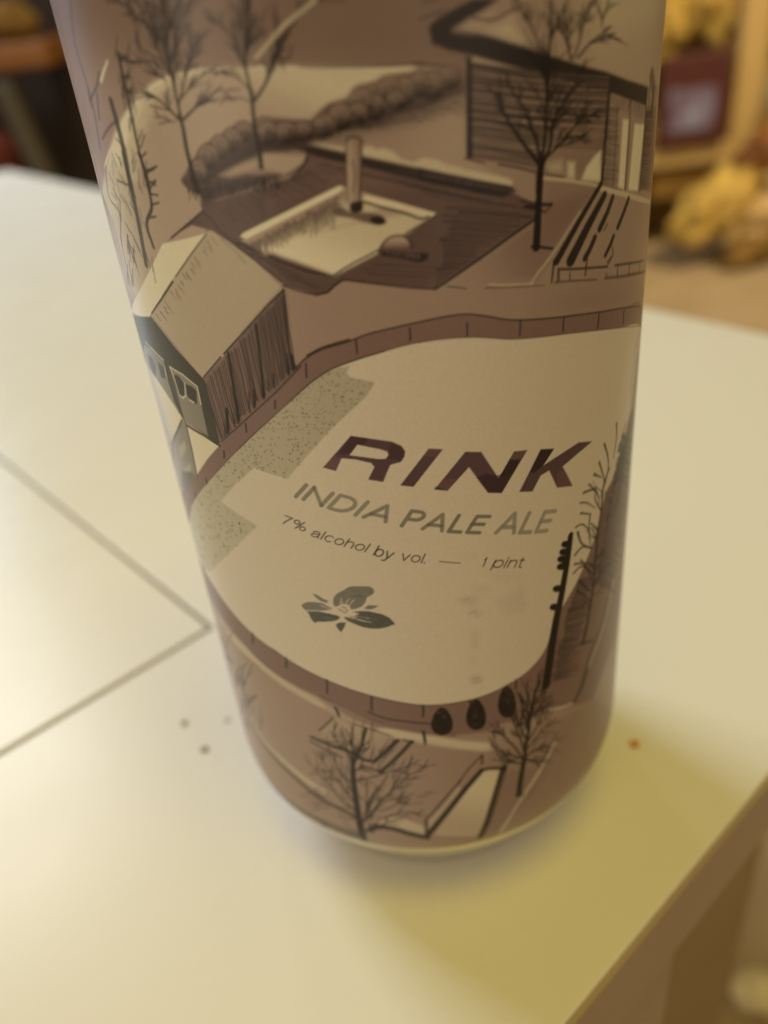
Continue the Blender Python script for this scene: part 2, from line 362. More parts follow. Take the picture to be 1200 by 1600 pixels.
# ------------------------------------------------------------------ deck
F(MAU,'P',[(480,236),(500,242),(565,258),(640,275),(720,292),(805,303),(842,320),(835,345),(760,398),(680,452),(600,446),(535,438),(524,446),(512,458),(495,461),(445,446),(400,410),(360,380),(330,360),(300,352),(275,366),(262,378),(268,370),(300,342),(316,330),(314,320),(345,312),(400,296),(455,278),(470,262)],.15)
G(MAUL,MAU,'P',[(490,242),(565,260),(700,292),(800,306),(770,350),(700,330),(683,332),(535,290),(480,300),(420,320)],(600,262),(640,330),2,a=.6)
hatch(INK,'P',(338,318),(500,252),(34,34),(40,20),48,1.2,.4,lenj=.5)
hatch(INK,'P',(500,256),(700,306),(60,14),(130,22),16,1.3,.4,lenj=.4)
hatch(INK,'P',(360,372),(440,432),(60,22),(70,24),9,1.2,.4,lenj=.4)
hatch(INKS,'P',(320,330),(480,262),(30,40),(34,30),30,1.2,.35,lenj=.5)
hatch(INK,'P',(690,325),(680,447),(142,10),(20,-2),24,1.8,.75,lenj=.4,amp=.5)
hatch(INK,'P',(610,345),(540,432),(70,4),(130,8),14,1.2,.4,lenj=.5,skip=.2)
hatch(INKS,'P',(590,270),(700,320),(100,24),(110,6),9,1.1,.3,lenj=.5)
hatch(INKS,'P',(345,375),(500,456),(26,12),(12,-10),22,1.1,.3,lenj=.5)
S(INK,'P',[(836,343),(800,368),(760,397),(720,425),(680,452)],2.8,.95,sm=True)
S(INK,'P',[(680,452),(640,450),(590,444),(535,437)],1.7,.9)
S(INK,'P',[(535,438),(522,447),(512,457),(495,461),(470,456),(443,446)],2.4,.9)
S(INK,'P',[(370,379),(400,392),(440,409),(480,424),(523,431)],2,.9)
S(INKS,'P',[(268,372),(300,345),(316,330)],2,.8)
S(INKS,'P',[(316,330),(330,342),(345,362),(400,408),(440,440)],1.8,.7)
S(INK,'P',[(455,277),(470,264),(480,248)],1.8,.8)
# dark low wall with snow on it
F(CRE,'A2',[(270,668),(300,665),(410,690),(415,715),(300,690)],.3,.8)
F(CRE,'A2',[(500,690),(540,685),(560,700),(600,695),(640,710),(680,745),(740,760),(790,740),(850,750),(900,775),(960,785),(985,800),(1030,810),(1200,845),(1200,872),(900,815),(700,770),(500,730)],.3,.85)
F(CRE,'A5',[(870,195),(960,215),(1060,235),(1080,262),(1070,275),(880,235)],.3,.7)
F(INK,'A2',[(150,660),(300,690),(420,715),(560,745),(700,775),(900,820),(1040,850),(1200,880),(1195,902),(1040,895),(840,865),(640,815),(480,775),(330,745),(200,705)],.25,.92)
F(INK,'A5',[(640,185),(780,215),(900,238),(1080,272),(1100,300),(1040,325),(940,312),(800,280),(640,240)],.25,.9)
hatch('maul','A5',(660,210),(1080,290),(4,16),(4,18),36,1.1,.5)
# ------------------------------------------------------------------ pool
F(TAN,'P',[(376,376),(535,291),(683,333),(632,370),(598,392),(523,430)],.1)
G('taud',CRE,'P',[(388,379),(535,298),(560,304),(600,320),(560,345),(470,372),(415,398)],(450,338),(468,372),.5,a=.9)
G(CREL,CRE,'P',[(412,388),(470,368),(560,348),(640,334),(676,336),(628,368),(598,390),(523,429),(440,400)],(520,425),(540,350),.6)
hatch(INKS,'P',(392,378),(528,305),(3,22),(2,34),52,1.4,.6,lenj=.6)
hatch(MAU,'P',(396,378),(528,308),(2,26),(2,40),34,3,.35,lenj=.6)
F(CREL,'A4',[(705,390),(720,372),(1160,155),(1180,150),(1188,165),(1165,185),(735,400)],.12)
F(CREL,'A5',[(375,330),(400,315),(560,355),(720,400),(700,418),(660,412),(560,385),(400,345)],.12,.85)
S(INKS,'A5',[(385,345),(480,375),(580,400),(650,425),(690,415)],3,.8,sm=True)
S(INK,'A5',[(725,408),(650,455),(590,490),(560,520)],1.8,.8)
S(INK,'A5',[(455,570),(400,600),(340,630),(290,660),(245,690)],1.8,.85)
# statue
F(MAU,'A5',[(240,380),(280,370),(320,390),(400,395),(450,405),(485,430),(480,450),(420,450),(330,425),(255,410)],.3,.9,sm=True)
F(INK,'A5',[(415,425),(460,410),(490,435),(470,455),(430,450)],.2,.9,sm=True)
G(TAN,'taud','A5',[(305,60),(320,50),(360,50),(378,65),(375,200),(370,330),(375,385),(340,395),(318,385),(308,340),(305,200)],(310,200),(372,200),.15)
F(INK,'A5',[(322,355),(345,345),(378,345),(380,385),(345,400),(322,385)],.2,.95,sm=True)
S(INKS,'A5',[(374,70),(372,200),(368,300),(374,350)],2.2,.8)
S(INKS,'A5',[(306,65),(304,200),(310,345)],1.3,.7)
S(INK,'A5',[(303,62),(318,45),(360,46),(378,62)],2.4,.8,sm=True)
S(INKS,'A5',[(330,150),(345,220),(335,300)],2,.35)
# rock
F(MAU,'A5',[(455,585),(470,545),(510,510),(570,505),(600,530),(620,565),(690,580),(690,615),(650,632),(560,615),(480,600)],.2,1,sm=True)
G(TAN,'maul','A5',[(480,545),(510,515),(565,508),(595,535),(590,560),(520,560),(480,560)],(530,520),(530,565),.3,sm=True)
F(INK,'A5',[(460,580),(520,575),(600,585),(690,585),(685,618),(650,632),(560,612),(480,600)],.2,.85)
S(INK,'A5',[(455,585),(470,545),(510,510),(570,505),(600,530),(615,565)],1.6,.8,sm=True)
hatch('tan','A5',(500,575),(640,595),(0,22),(0,22),9,1,.4)
# ------------------------------------------------------------------ hedges
HT=[(288,290),(293,262),(308,240),(320,225),(338,216),(355,205),(375,190),(395,193),(402,190),(420,184),(450,186),(484,187),(495,178),(512,162),(530,157),(548,150),(551,140),(563,132),(590,130),(592,122),(612,116),(640,112),(680,107),(725,103)]
HB=[(726,142),(705,152),(680,164),(662,170),(640,176),(612,186),(600,194),(580,200),(555,203),(530,207),(512,217),(490,220),(472,232),(445,236),(410,238),(395,246),(375,255),(358,272),(340,285),(320,300)]
G(MAU,'maul','P',HT+HB,(430,215),(700,120),.4,sm=True)
F(INKS,'P',[(300,290),(330,255),(370,232),(410,215),(480,205),(520,190),(560,170),(600,165),(640,160),(700,140),(726,142),(680,164),(612,186),(555,203),(490,220),(445,236),(395,246),(350,275),(325,300)],1.6,.75)
F(INK,'P',[(310,296),(335,268),(372,246),(412,228),(445,226),(490,212),(515,205),(560,196),(612,178),(660,166),(726,140),(705,152),(662,170),(612,186),(555,203),(512,217),(472,232),(410,238),(375,255),(340,285)],3,.55)
def bump(f,cx,cy,w,h,a=.8,wd=1.8):
    S(INK,f,[(cx-w*.95,cy+h*.1),(cx-w*.8,cy-h*.2),(cx-w*.25,cy-h*.6),(cx+w*.4,cy-h*.5),(cx+w*.9,cy-h*.25)],wd,a,sm=True)
def bush(f,cx,cy,w,h):
    w*=R(.9,1.1); P=[]
    for k in range(13):
        t=k/13*2*math.pi; P.append((cx+w*math.cos(t)*R(.9,1.08),cy+h*math.sin(t)*R(.9,1.08)))
    G('maulh',INK,f,P,(cx-w*.2,cy-h*.7),(cx+w*.25,cy+h*.9),.35,.9,sm=True)
    for k in range(11):
        x=cx+R(-.85,.9)*w; y=cy+R(-.35,.5)*h; S(random.choice((INK,INK,'mau')),f,[(x,y),(x+R(-3,3),y+h*R(.25,.5))],R(.9,1.5),R(.25,.6))
    S(INK,f,[(cx-w,cy+h*.1),(cx-w*.8,cy-h*.55),(cx-w*.2,cy-h*.98),(cx+w*.45,cy-h*.85),(cx+w*.95,cy-h*.25)],R(1.2,1.9),R(.5,.9),sm=True)
    S(INK,f,[(cx-w*.4,cy-h*.45),(cx,cy-h*.6),(cx+w*.4,cy-h*.35)],R(.9,1.3),.4,sm=True)
for b in [(1060,600,62,52),(960,620,50,52),(905,655,50,58),(850,690,50,60),(795,735,52,62),(745,810,42,66)]: bush('A1',*b)
for b in [(900,370,58,58),(830,400,58,66),(765,395,52,66),(560,425,48,42),(700,430,55,70),(625,420,55,66),(660,470,45,45),(560,500,55,62),(490,480,58,72),(480,530,50,55),(395,545,60,65),(320,590,55,56),(215,615,55,48),(140,620,58,52),(50,625,60,55)]: bush('A2',*b)
for i in range(150):
    t=R(0,1); k=int(t*(len(HT)-2)); x0,y0=HT[k]; u=R(.3,1)
    kb=len(HB)-1-int(t*(len(HB)-1)); xb,yb=HB[kb]
    x=x0+(xb-x0)*u+R(-8,8); y=y0+(yb-y0)*u
    S(INK,'P',[(x,y),(x+R(-1.5,1.5),y+R(3,8))],R(.8,1.5),R(.2,.5))
# lower hedge
F(MAU,'A4',[(430,120),(460,100),(500,150),(600,110),(700,80),(760,100),(840,95),(900,100),(850,125),(760,160),(680,190),(600,215),(560,240),(525,240),(520,200),(450,150)],.4,1,sm=True)
F(INKS,'A4',[(440,130),(500,160),(600,130),(720,110),(820,105),(890,105),(850,125),(760,158),(680,190),(600,215),(560,240),(528,238),(520,200)],1,.8)
for i in range(110):
    t=R(0,1); x=FR['A4'][0]+(460+430*t)/3; y=FR['A4'][1]+(150-30*t+R(-30,60)*(1-t*.7))/3
    S(INK,'P',[(x,y),(x+R(-2,2),y+R(4,10))],R(1,2.2),R(.3,.7))
G(TAN,'tan','A4',[(610,100),(680,60),(780,30),(790,60),(720,95),(660,110)],(610,60),(700,60),.5,a=.8)
G(TAN,TAN,'A4',[(810,0),(1010,10),(1000,45),(930,95),(880,85),(830,70),(805,60)],(800,0),(1000,60),.3,a=.95)
S(INK,'A4',[(1020,10),(1010,45),(960,80),(920,100)],1.8,.8)
# ------------------------------------------------------------------ house top right
G('tau','tan','P',[(712,50),(742,28),(800,-20),(1060,-20),(1060,130),(1012,136),(960,120),(830,80),(745,58)],(760,40),(960,60),.5)
G('cre','tan','P',[(920,-20),(1050,-20),(1030,90),(985,120),(940,80)],(960,0),(960,110),4,a=.55)
F(CRE,'A3',[(300,140),(350,120),(420,80),(440,130),(480,200),(420,195),(340,165)],1.2,.7)
F(INK,'A3',[(30,125),(65,90),(140,45),(240,-5),(360,-5),(290,40),(200,95),(160,130),(240,150),(340,175),(460,215),(600,260),(760,310),(860,335),(960,375),(1058,408),(1050,500),(960,470),(860,430),(720,395),(560,350),(400,310),(260,265),(120,235),(45,205)],.3,.95)
F('tan','A3',[(150,140),(250,85),(330,60),(290,110),(290,140),(220,150)],.8,.8)
S(INKS,'A3',[(240,85),(330,95),(400,60),(480,20)],3,.5,sm=True)
S(INKS,'A2',[(770,90),(830,65),(880,50)],2.4,.5); S(INKS,'A2',[(780,10),(850,-5)],2.4,.5)
# facade
G('tan','tau','A3',[(215,262),(400,310),(560,350),(720,395),(860,430),(845,870),(600,820),(520,800),(215,740)],(300,400),(700,700),.3)
for i in range(24):
    y=296+i*19+R(-3,3); x1=870 if i<19 else 560
    S('maul','A3',[(222,y+7),(400,y+33),(x1,y+67)],R(2.5,4.5),R(.4,.8),sm=True)
    S(INK,'A3',[(222,y),(330,y+14+R(-4,4)),(460,y+32+R(-4,4)),(min(x1,640)-1,y+50),(x1,y+60)],R(2.0,3.0),R(.55,.9)*(1 if i<17 else .7),sm=True)
G('taud','maul','A3',[(620,600),(860,560),(845,860),(760,850),(560,810),(560,740)],(700,600),(700,850),2,a=.7)
F(INK,'A3',[(205,260),(232,262),(236,740),(205,745)],.2,.9)
S(INK,'A3',[(200,742),(240,752),(290,765)],2,.8); S(INK,'A3',[(355,770),(440,785),(530,808)],2,.85)
S(INKS,'A3',[(580,815),(660,832)],2,.7); S(INKS,'A3',[(715,845),(790,858),(880,878),(930,890)],2,.7)
F(CRE,'A3',[(590,770),(650,755),(655,800),(600,800)],1,.7)
F(CREL,'A3',[(680,760),(715,760),(712,840),(680,835)],.5,.7)
F(CREL,'A3',[(745,845),(770,780),(805,735),(835,705),(835,855)],.4,.85)
S(INK,'A3',[(876,430),(862,600),(850,760),(842,850),(815,895)],4,.9,w2=5)
F('tau','A3',[(890,440),(970,470),(1050,500),(1035,890),(850,870),(860,700)],.3,.9)
hatch(INK,'A3',(872,500),(850,860),(55,12),(60,8),26,1.6,.6)
hatch(INK,'A3',(890,450),(1040,500),(-10,45),(-10,60),16,2,.5)
F(CREL,'A3',[(940,560),(968,560),(945,885),(918,880)],.3,.9)
F(CREL,'A3',[(995,580),(1040,585),(1008,895),(965,890)],.3,.95)
S(INK,'A3',[(975,480),(968,640),(950,885)],2.2,.7); S(INKS,'A3',[(915,480),(905,680),(893,880)],1.4,.6)
F('maul','A3',[(1048,500),(1095,500),(1075,900),(1018,895)],.3,.9)
hatch(INK,'A3',(1048,520),(1022,880),(38,4),(40,4),26,1.5,.5)
S(INK,'A3',[(1048,500),(1035,700),(1018,895)],2,.8)
S(INKS,'A3',[(1075,350),(1085,420),(1075,520)],7,.45); S(INK,'A3',[(1070,350),(1060,500)],2,.5)
# ------------------------------------------------------------------ forecourt
F('maul','P',[(850,280),(890,284),(940,290),(905,335),(862,380),(846,386)],1.5,.5)
G('maul',TAU,'P',[(842,320),(925,300),(838,438),(760,446),(690,450),(760,400),(836,346)],(820,360),(720,450),1.2,a=.7)
S(CRE,'A6',[(480,60),(640,75),(780,100)],3,.6,sm=True); S(CRE,'A6',[(800,115),(900,140),(1050,185)],4,.6,sm=True)
S('cre','A6',[(690,235),(640,310),(590,390),(520,490),(465,560),(430,615)],2,.3,sm=True,w2=3)
S('cre','A6',[(215,615),(300,618),(440,612)],2,.4); S(INKS,'A6',[(198,632),(300,633),(380,628),(500,620)],2,.85)
S(INKS,'A6',[(0,625),(50,630),(95,638)],1.8,.8)
S(INK,'A6',[(380,180),(440,188),(540,195)],1.8,.7); S(INK,'A6',[(400,208),(540,198)],3.4,.75); S(INK,'A6',[(420,215),(480,225),(505,240),(540,200)],2,.7)
for a,b,w in [((795,95),(565,495),8),((815,150),(640,490),11.5)]:
    S(INK,'A6',[a,((a[0]+b[0])/2-3,(a[1]+b[1])/2),b],w*.7,.93,w2=w)
S(INK,'A6',[(858,160),(830,240),(790,325)],5.5,.9,w2=6.5); S(INK,'A6',[(765,370),(740,430),(712,480)],6,.9)
S(INK,'A6',[(940,170),(915,240),(885,315)],5,.9); S(INK,'A6',[(862,365),(845,410),(820,462)],4.5,.9)
S(INKS,'A6',[(830,300),(815,330)],2,.6); S(INKS,'A6',[(725,480),(715,565)],2.4,.8); S(INKS,'A6',[(850,470),(830,500)],2,.6)
S(INKS,'A6',[(855,420),(860,460),(835,510)],1.6,.6)
S(INK,'A6',[(552,490),(545,560),(540,605)],2.6,.85); S(INK,'A6',[(575,545),(575,600),(560,606)],3,.8)
S(INKS,'A6',[(575,535),(650,535),(720,530),(830,522)],2.4,.8); S(INKS,'A6',[(575,602),(680,595),(775,590)],2,.8)
S(INKS,'A6',[(635,555),(635,598)],1.8,.7); S(INKS,'A6',[(820,582),(900,575),(960,562),(1025,545)],2,.75); S(INKS,'A6',[(870,515),(940,505),(1020,490)],1.8,.65)
for x,y0,y1 in [(885,515,575),(945,505,570),(1000,495,550),(825,560,578)]: S(INKS,'A6',[(x,y0),(x-4,y1)],1.8,.65)
S(INK,'A6',[(1015,640),(1010,690)],2,.6)
S(INK,'P',[(836,343),(800,368),(760,397),(720,425),(680,452)],2.6,.95,sm=True)
S(INK,'P',[(680,452),(640,450),(590,444),(535,437)],1.5,.9)
# wall under hedge etc done; field between deck and kerb
F(TAU,'P',[(445,449),(495,464),(514,461),(536,441),(681,456),(840,445),(1005,430),(1000,480),(850,498),(730,492),(620,510),(500,545),(465,573),(455,555),(450,500)],.5,.6)
G(MAUL,TAU,'P',[(690,453),(1003,445),(1000,482),(850,497),(760,495)],(900,490),(820,440),4,a=.35)
# ------------------------------------------------------------------ kerb ring round the rink
OUT=[(1003,478),(975,481),(940,487),(895,493),(850,498),(800,500),(760,494),(730,491),(700,494),(660,502),(620,511),(575,522),(540,535),(505,545),(480,558),(462,575),(440,598),(400,634),(360,672),(325,708),(302,735),(289,760),(283,790),(283,850),(300,900),(322,925),(340,952),(362,985),(392,1018),(425,1048),(468,1080),(520,1106),(575,1127),(635,1141),(700,1148),(760,1140),(810,1118),(850,1085),(880,1030),(905,960),(935,880),(960,790),(985,700),(997,600)]
INN=[(1000,509),(970,512),(935,516),(890,521),(850,526),(800,530),(765,528),(735,527),(690,530),(640,538),(600,549),(560,561),(520,576),(490,595),(470,612),(440,640),(400,676),(370,705),(340,737),(315,765),(302,785),(298,800),(297,830),(305,860),(320,892),(340,925),(366,960),(395,990),(425,1013),(460,1037),(500,1058),(550,1078),(600,1092),(650,1101),(690,1101),(733,1094),(770,1082),(800,1066),(830,1043),(853,1012),(866,970),(885,938),(907,897),(930,837),(946,773),(958,747),(975,690),(985,645),(990,600),(995,560)]
F('maul','P',OUT,.12,1,sm=True)
F('maul','P',[(866,970),(885,938),(930,837),(958,747),(987,639),(1005,600),(1005,700),(960,1000),(925,1095),(870,1110),(800,1130),(770,1120),(830,1060)],.6,1)
S(INK,'P',OUT[:20],2,.8,sm=True)
S(INK,'P',[(480,556),(500,545),(520,538),(545,531)],3,.7,sm=True)
S(INKS,'P',OUT[19:27],1.5,.75,sm=True)
F('ice','P',INN,.1,1,sm=True)
S(INKS,'P',INN[:26],1.3,.6,sm=True); S(INKS,'P',INN[28:38],1.6,.6,sm=True)
S(INK,'P',INN[10:18],1.5,.6,sm=True)
for a,b in [((730,505),(730,524)),((813,500),(812,524)),((881,496),(880,518)),((936,491),(934,512)),((975,486),(974,505)),((640,512),(641,532)),((556,532),(558,552)),((430,626),(430,638)),((384,662),(385,675)),((350,705),(350,715)),((322,748),(323,760)),((305,770),(307,780)),((478,568),(479,590)),((395,990),(395,1005)),((447,1028),(447,1043)),((511,1062),(511,1083)),((581,1088),(581,1110)),((661,1102),(661,1120)),((806,1062),(806,1076)),((734,1095),(735,1100))]:
    S(INK,'P',wob(a,b,2,.8),2,.75)
F('tan','P',[(1000,509),(992,540),(985,600),(984,645),(990,640),(997,560),(1004,520)],1,.5)
# lower band and path below the kerb
S(INKS,'P',[(365,985),(392,1017),(425,1047),(452,1068),(475,1079)],1.4,.6,sm=True)
S(INKS,'P',[(500,1088),(540,1108),(580,1124),(600,1129)],2,.5,sm=True)
S(INK,'P',[(575,1112),(600,1122),(640,1128),(672,1131),(690,1133)],2,.8,sm=True)
BAND=[(336,958),(352,985),(378,1018),(410,1046),(448,1076),(500,1105),(545,1128),(600,1148),(660,1163),(720,1172),(765,1175),(768,1160),(720,1156),(665,1146),(600,1134),(550,1112),(500,1090),(455,1068),(412,1038),(380,1005),(350,972)]
F('tan','P',BAND,.4,.9,sm=True)
F('maul','P',[(500,1092),(560,1115),(620,1130),(680,1140),(760,1135),(775,1142),(690,1150),(620,1142),(560,1127)],.6,.7,sm=True)
F('cre','P',[(600,1138),(660,1148),(720,1158),(762,1162),(760,1172),(710,1170),(650,1160),(595,1148)],.5,.75,sm=True)
F('cre','P',[(352,985),(378,1018),(410,1046),(448,1076),(500,1105),(503,1098),(455,1070),(412,1040),(380,1008)],.4,.5,sm=True)
S(INK,'B7',[(612,498),(622,518),(630,538)],3,.85); S(INK,'B8',[(185,310),(190,340),(194,370)],3.2,.85)
S(INKS,'P',[(378,1020),(400,1040),(403,1042)],1.4,.5)
S(INKS,'P',[(540,1126),(580,1140),(608,1149)],1.3,.5)
# ------------------------------------------------------------------ lower gardens
G(TAU,'taud','P',[(345,990),(410,1052),(500,1110),(600,1152),(760,1178),(880,1120),(930,1090),(955,1110),(940,1190),(850,1280),(720,1330),(560,1320),(420,1240),(380,1150)],(450,1100),(900,1250),1.5,a=.9)
G(TAN,TAU,'B7',[(540,600),(620,545),(700,570),(870,625),(800,740),(700,715),(540,640)],(650,560),(680,720),1,a=.9)
S(INKS,'B7',[(600,545),(570,575),(535,605)],2,.7); S(INKS,'B7',[(700,575),(790,600),(865,628)],1.6,.6)
S(INK,'B7',[(500,635),(580,670),(690,705)],4,.75,sm=True); S(INK,'B7',[(495,655),(560,690),(640,730)],2.6,.6,sm=True)
S(INK,'B7',[(690,715),(740,740),(795,750),(830,720),(905,650)],4.2,.85); S(INK,'B7',[(755,595),(735,670),(718,715)],3,.8)
S(INK,'B7',[(970,655),(930,700),(870,760),(820,800)],4.2,.8); S(INKS,'B7',[(930,648),(980,660)],2.6,.7)
S(INKS,'B7',[(740,770),(800,790),(840,800)],3.2,.6)
S(CRE,'C1',[(100,80),(180,200),(290,310),(400,400),(480,450)],6,.4,sm=True)
S(INK,'C1',[(110,100),(160,190),(250,300),(340,385),(430,465),(520,520),(600,560),(640,580)],4,.7,sm=True)
S(INKS,'C1',[(340,385),(430,468),(480,490)],3,.5,sm=True)
S(INK,'C1',[(95,230),(150,340),(220,440),(300,520),(380,572),(450,612),(550,665),(650,700)],3.5,.55,sm=True)
S(INK,'C1',[(462,620),(485,640)],6,.7)
S('inks','P',[(388,1165),(397,1195),(410,1215),(432,1238),(470,1267),(520,1292),(560,1306)],6,.35,sm=True)  # soft dark stroke paints the shading along the sleeve's lower edge
F(CRE,'C1',[(790,600),(880,585),(1010,640),(1015,680),(880,650),(780,625)],.6,.6)
F('tan','C1',[(1015,600),(1180,425),(1200,440),(1200,500),(1030,680),(1015,670)],.5,.8)
S(INKS,'C1',[(1015,610),(1080,545),(1200,400)],1.8,.6); S(INKS,'C1',[(1015,600),(1018,680)],1.8,.6)
S(INK,'C1',[(730,660),(760,640),(850,650),(930,675),(1025,698)],6.5,.8,sm=True)
G(CRE,TAN,'B8',[(445,500),(470,488),(545,482),(450,805),(260,800),(235,790)],(480,560),(330,760),.5)
S(INK,'B8',[(205,795),(300,680),(380,580),(455,495)],6,.9,w2=6); S(INK,'B8',[(455,490),(500,482),(560,482)],4,.8)
S(INK,'B8',[(562,480),(530,590),(490,720),(455,808)],6.5,.95)
S(INKS,'B8',[(200,720),(260,650),(340,560),(400,480),(460,418)],2,.7); S(INKS,'B8',[(460,420),(460,460)],2.4,.7)
S(INKS,'B8',[(200,720),(205,800)],2,.7)
S(CREL,'B8',[(800,360),(760,440),(700,540),(640,630),(590,710),(550,785)],3.5,.55,sm=True,w2=3)
F('maul','B8',[(560,500),(700,480),(790,360),(760,440),(640,630),(550,785),(470,805)],1,.5)
F('mau','B8',[(800,300),(790,420),(730,520),(660,610),(600,700),(700,600),(770,480)],2,.35)
S(INKS,'B8',[(958,0),(945,60),(915,130),(885,172),(850,190)],2.6,.7,sm=True); S(CRE,'B8',[(880,178),(840,195),(780,208)],3,.5)
# ------------------------------------------------------------------ shadows on the ice
SH1=[(572,620),(583,603),(585,597),(570,594),(548,590),(541,583),(546,572),(520,577),(492,595),(472,612),(440,640),(400,677),(370,706),(340,738),(315,766),(302,786),(297,815),(305,858),(320,892),(330,893),(336,886),(368,855),(402,821),(372,803),(345,783),(368,757),(397,731),(420,740),(449,748),(480,712),(520,668)]
G('olv','olv2','P',SH1,(330,850),(520,620),.15)
def inside(p,poly):
    r=False; j=len(poly)-1
    for i in range(len(poly)):
        if (poly[i][1]>p[1])!=(poly[j][1]>p[1]) and p[0]<(poly[j][0]-poly[i][0])*(p[1]-poly[i][1])/(poly[j][1]-poly[i][1])+poly[i][0]: r=not r
        j=i
    return r
sp=0
while sp<620:
    x,y=R(300,585),R(575,890)
    if inside((x,y),SH1): S(random.choice((INKS,'dgr',INKS,'tau')),'P',[(x,y),(x+R(-.6,.6),y+R(-.5,.5))],R(.8,1.7),R(.25,.6)); sp+=1
# faint grubby marks on the ice
AE=1.15
for x,y,w,h_,al in [(732,938,16,9,.16),(744,958,9,6,.20),(752,922,14,5,.10),(742,1000,7,16,.12),(743,1062,10,6,.26),(740,1030,5,12,.08),(800,945,22,20,.10),(815,925,8,14,.08),(790,900,30,10,.06),(735,870,16,7,.05)]:
    F('taud','P',[(x+w*math.cos(t)*R(.6,1.2),y+h_*math.sin(t)*R(.6,1.2)) for t in [k*.7 for k in range(9)]],1.1,al*1.2,sm=True)
for x,y in [(738,957),(744,1060),(747,1066),(729,937)]: S('taud','P',[(x-5,y+1),(x,y-.5),(x+5,y-2)],2,.35)
# ------------------------------------------------------------------ barn
AE=.55
F('crel','P',[(205,487),(207,478),(214,462),(233,425),(254,381),(290,373),(320,365),(332,361),(300,395),(270,440),(245,478),(233,495),(216,493)],.12)
G('barn','barn','P',[(322,365),(332,361),(360,380),(400,410),(443,452),(380,522),(316,591),(275,540),(236,491),(262,447),(295,400)],(300,400),(350,560),.1)
hatch(INKS,'P',(322,375),(243,490),(10,16),(12,16),18,1.2,.6,lenj=.6,skip=.1)
hatch(INKS,'P',(330,372),(262,478),(12,14),(8,12),12,1.0,.45,lenj=.5,skip=.2)
S(INKS,'P',[(344,372),(370,395),(384,412)],1,.5); 
S(INK,'P',[(322,366),(300,395),(275,432)],1.4,.8); S(INK,'P',[(270,440),(252,468),(237,490)],1.8,.85)
F('maul','P',[(443,452),(318,593),(343,692),(385,655),(432,612),(462,576),(453,552),(447,505)],.1)
G('mau','maul','P',[(443,452),(380,522),(400,640),(432,612),(462,576),(453,552)],(452,520),(380,600),1,a=.8)
n=46
for i in range(n):
    t=i/(n-1); x0=320+(443-320)*t; y0=592+(453-592)*t; x1=346+(460-346)*t; y1=688+(578-688)*t
    S(random.choice((INK,INKS)),'P',wob((x0,y0+R(0,10)),(x1,y1-R(0,10)),4,.9),R(.9,1.9),R(.4,.85),sm=True)
for k in range(26):
    t=R(0,1); x1=346+(460-346)*t; y1=688+(578-688)*t
    S(INK,'P',wob((x1-R(0,4),y1-R(12,40)),(x1,y1-2),2,.8),R(1.4,2.6),R(.4,.8))
S(INK,'P',[(400,507),(406,560),(413,616)],3.4,.9,w2=3); S(INK,'P',[(357,552),(364,600),(372,655)],3.4,.9,w2=3)
S(INK,'P',[(443,453),(420,475),(380,520),(350,553)],2.2,.9); S(INKS,'P',[(345,558),(318,590)],1.8,.8)
S(INK,'P',[(443,453),(447,500),(453,550),(463,576)],2.2,.9,sm=True)
S(INK,'P',[(346,690),(385,655),(432,612),(470,572)],1.6,.7)
F('dgr','P',[(206,491),(236,495),(275,545),(318,592),(322,600),(333,645),(343,690),(340,696),(325,683),(300,664),(283,650),(255,600),(225,556),(214,525)],.12)
F('gry','P',[(265,573),(285,585),(308,605),(316,640),(325,681),(305,668),(288,655),(278,620)],.15)
F('gry','P',[(226,538),(240,548),(257,565),(262,590),(272,628),(283,648),(270,630),(245,590),(225,556)],.15)
F('ink','P',[(270,585),(279,587),(288,600),(288,620),(279,617),(273,600)],.12,.9)
F('ink','P',[(290,600),(300,604),(307,611),(308,632),(300,628),(292,618)],.12,.9)
F('ink','P',[(231,552),(238,560),(243,573),(244,588),(235,575)],.12,.8); F('ink','P',[(246,565),(255,573),(260,592),(252,590)],.12,.8)
S(CREL,'P',[(265,573),(285,585),(308,604),(314,632)],1.3,.8); S(CREL,'P',[(227,534),(240,547),(257,564),(260,590)],1,.7); S(CREL,'P',[(265,573),(272,590),(280,617),(286,622),(289,619)],1.2,.7)
S(CREL,'P',[(288,598),(291,620)],1,.6); S(CREL,'P',[(296,625),(303,629)],1.6,.6)
S(INK,'P',[(223,552),(245,592),(265,625),(283,650)],1.4,.8); S(INK,'P',[(257,565),(265,600),(283,648)],2.5,.8)
G('crel','lil','P',[(222,560),(245,592),(283,650),(284,660),(270,690),(262,690),(250,650)],(275,650),(245,640),.2)
G('lil','gry','P',[(284,657),(270,690),(272,735),(288,767),(308,743),(300,705),(292,668)],(272,720),(300,700),.2)
F('crel','P',[(292,666),(342,697),(325,716),(308,742),(300,700)],.15,.95)
S(INKS,'P',[(284,657),(270,690),(272,735)],1.4,.7); S(INK,'P',[(286,650),(292,668),(300,703),(308,744)],1.6,.85); S(INK,'P',[(292,665),(318,680),(344,697)],2,.85)
F('crel','B2',[(178,240),(205,205),(215,245),(190,290)],.3,.3); F('crel','B2',[(200,340),(235,310),(235,345),(215,355)],.3,.3)
F('dgr','P',[(284,735),(300,738),(306,745),(290,768),(285,760)],.5,.6)
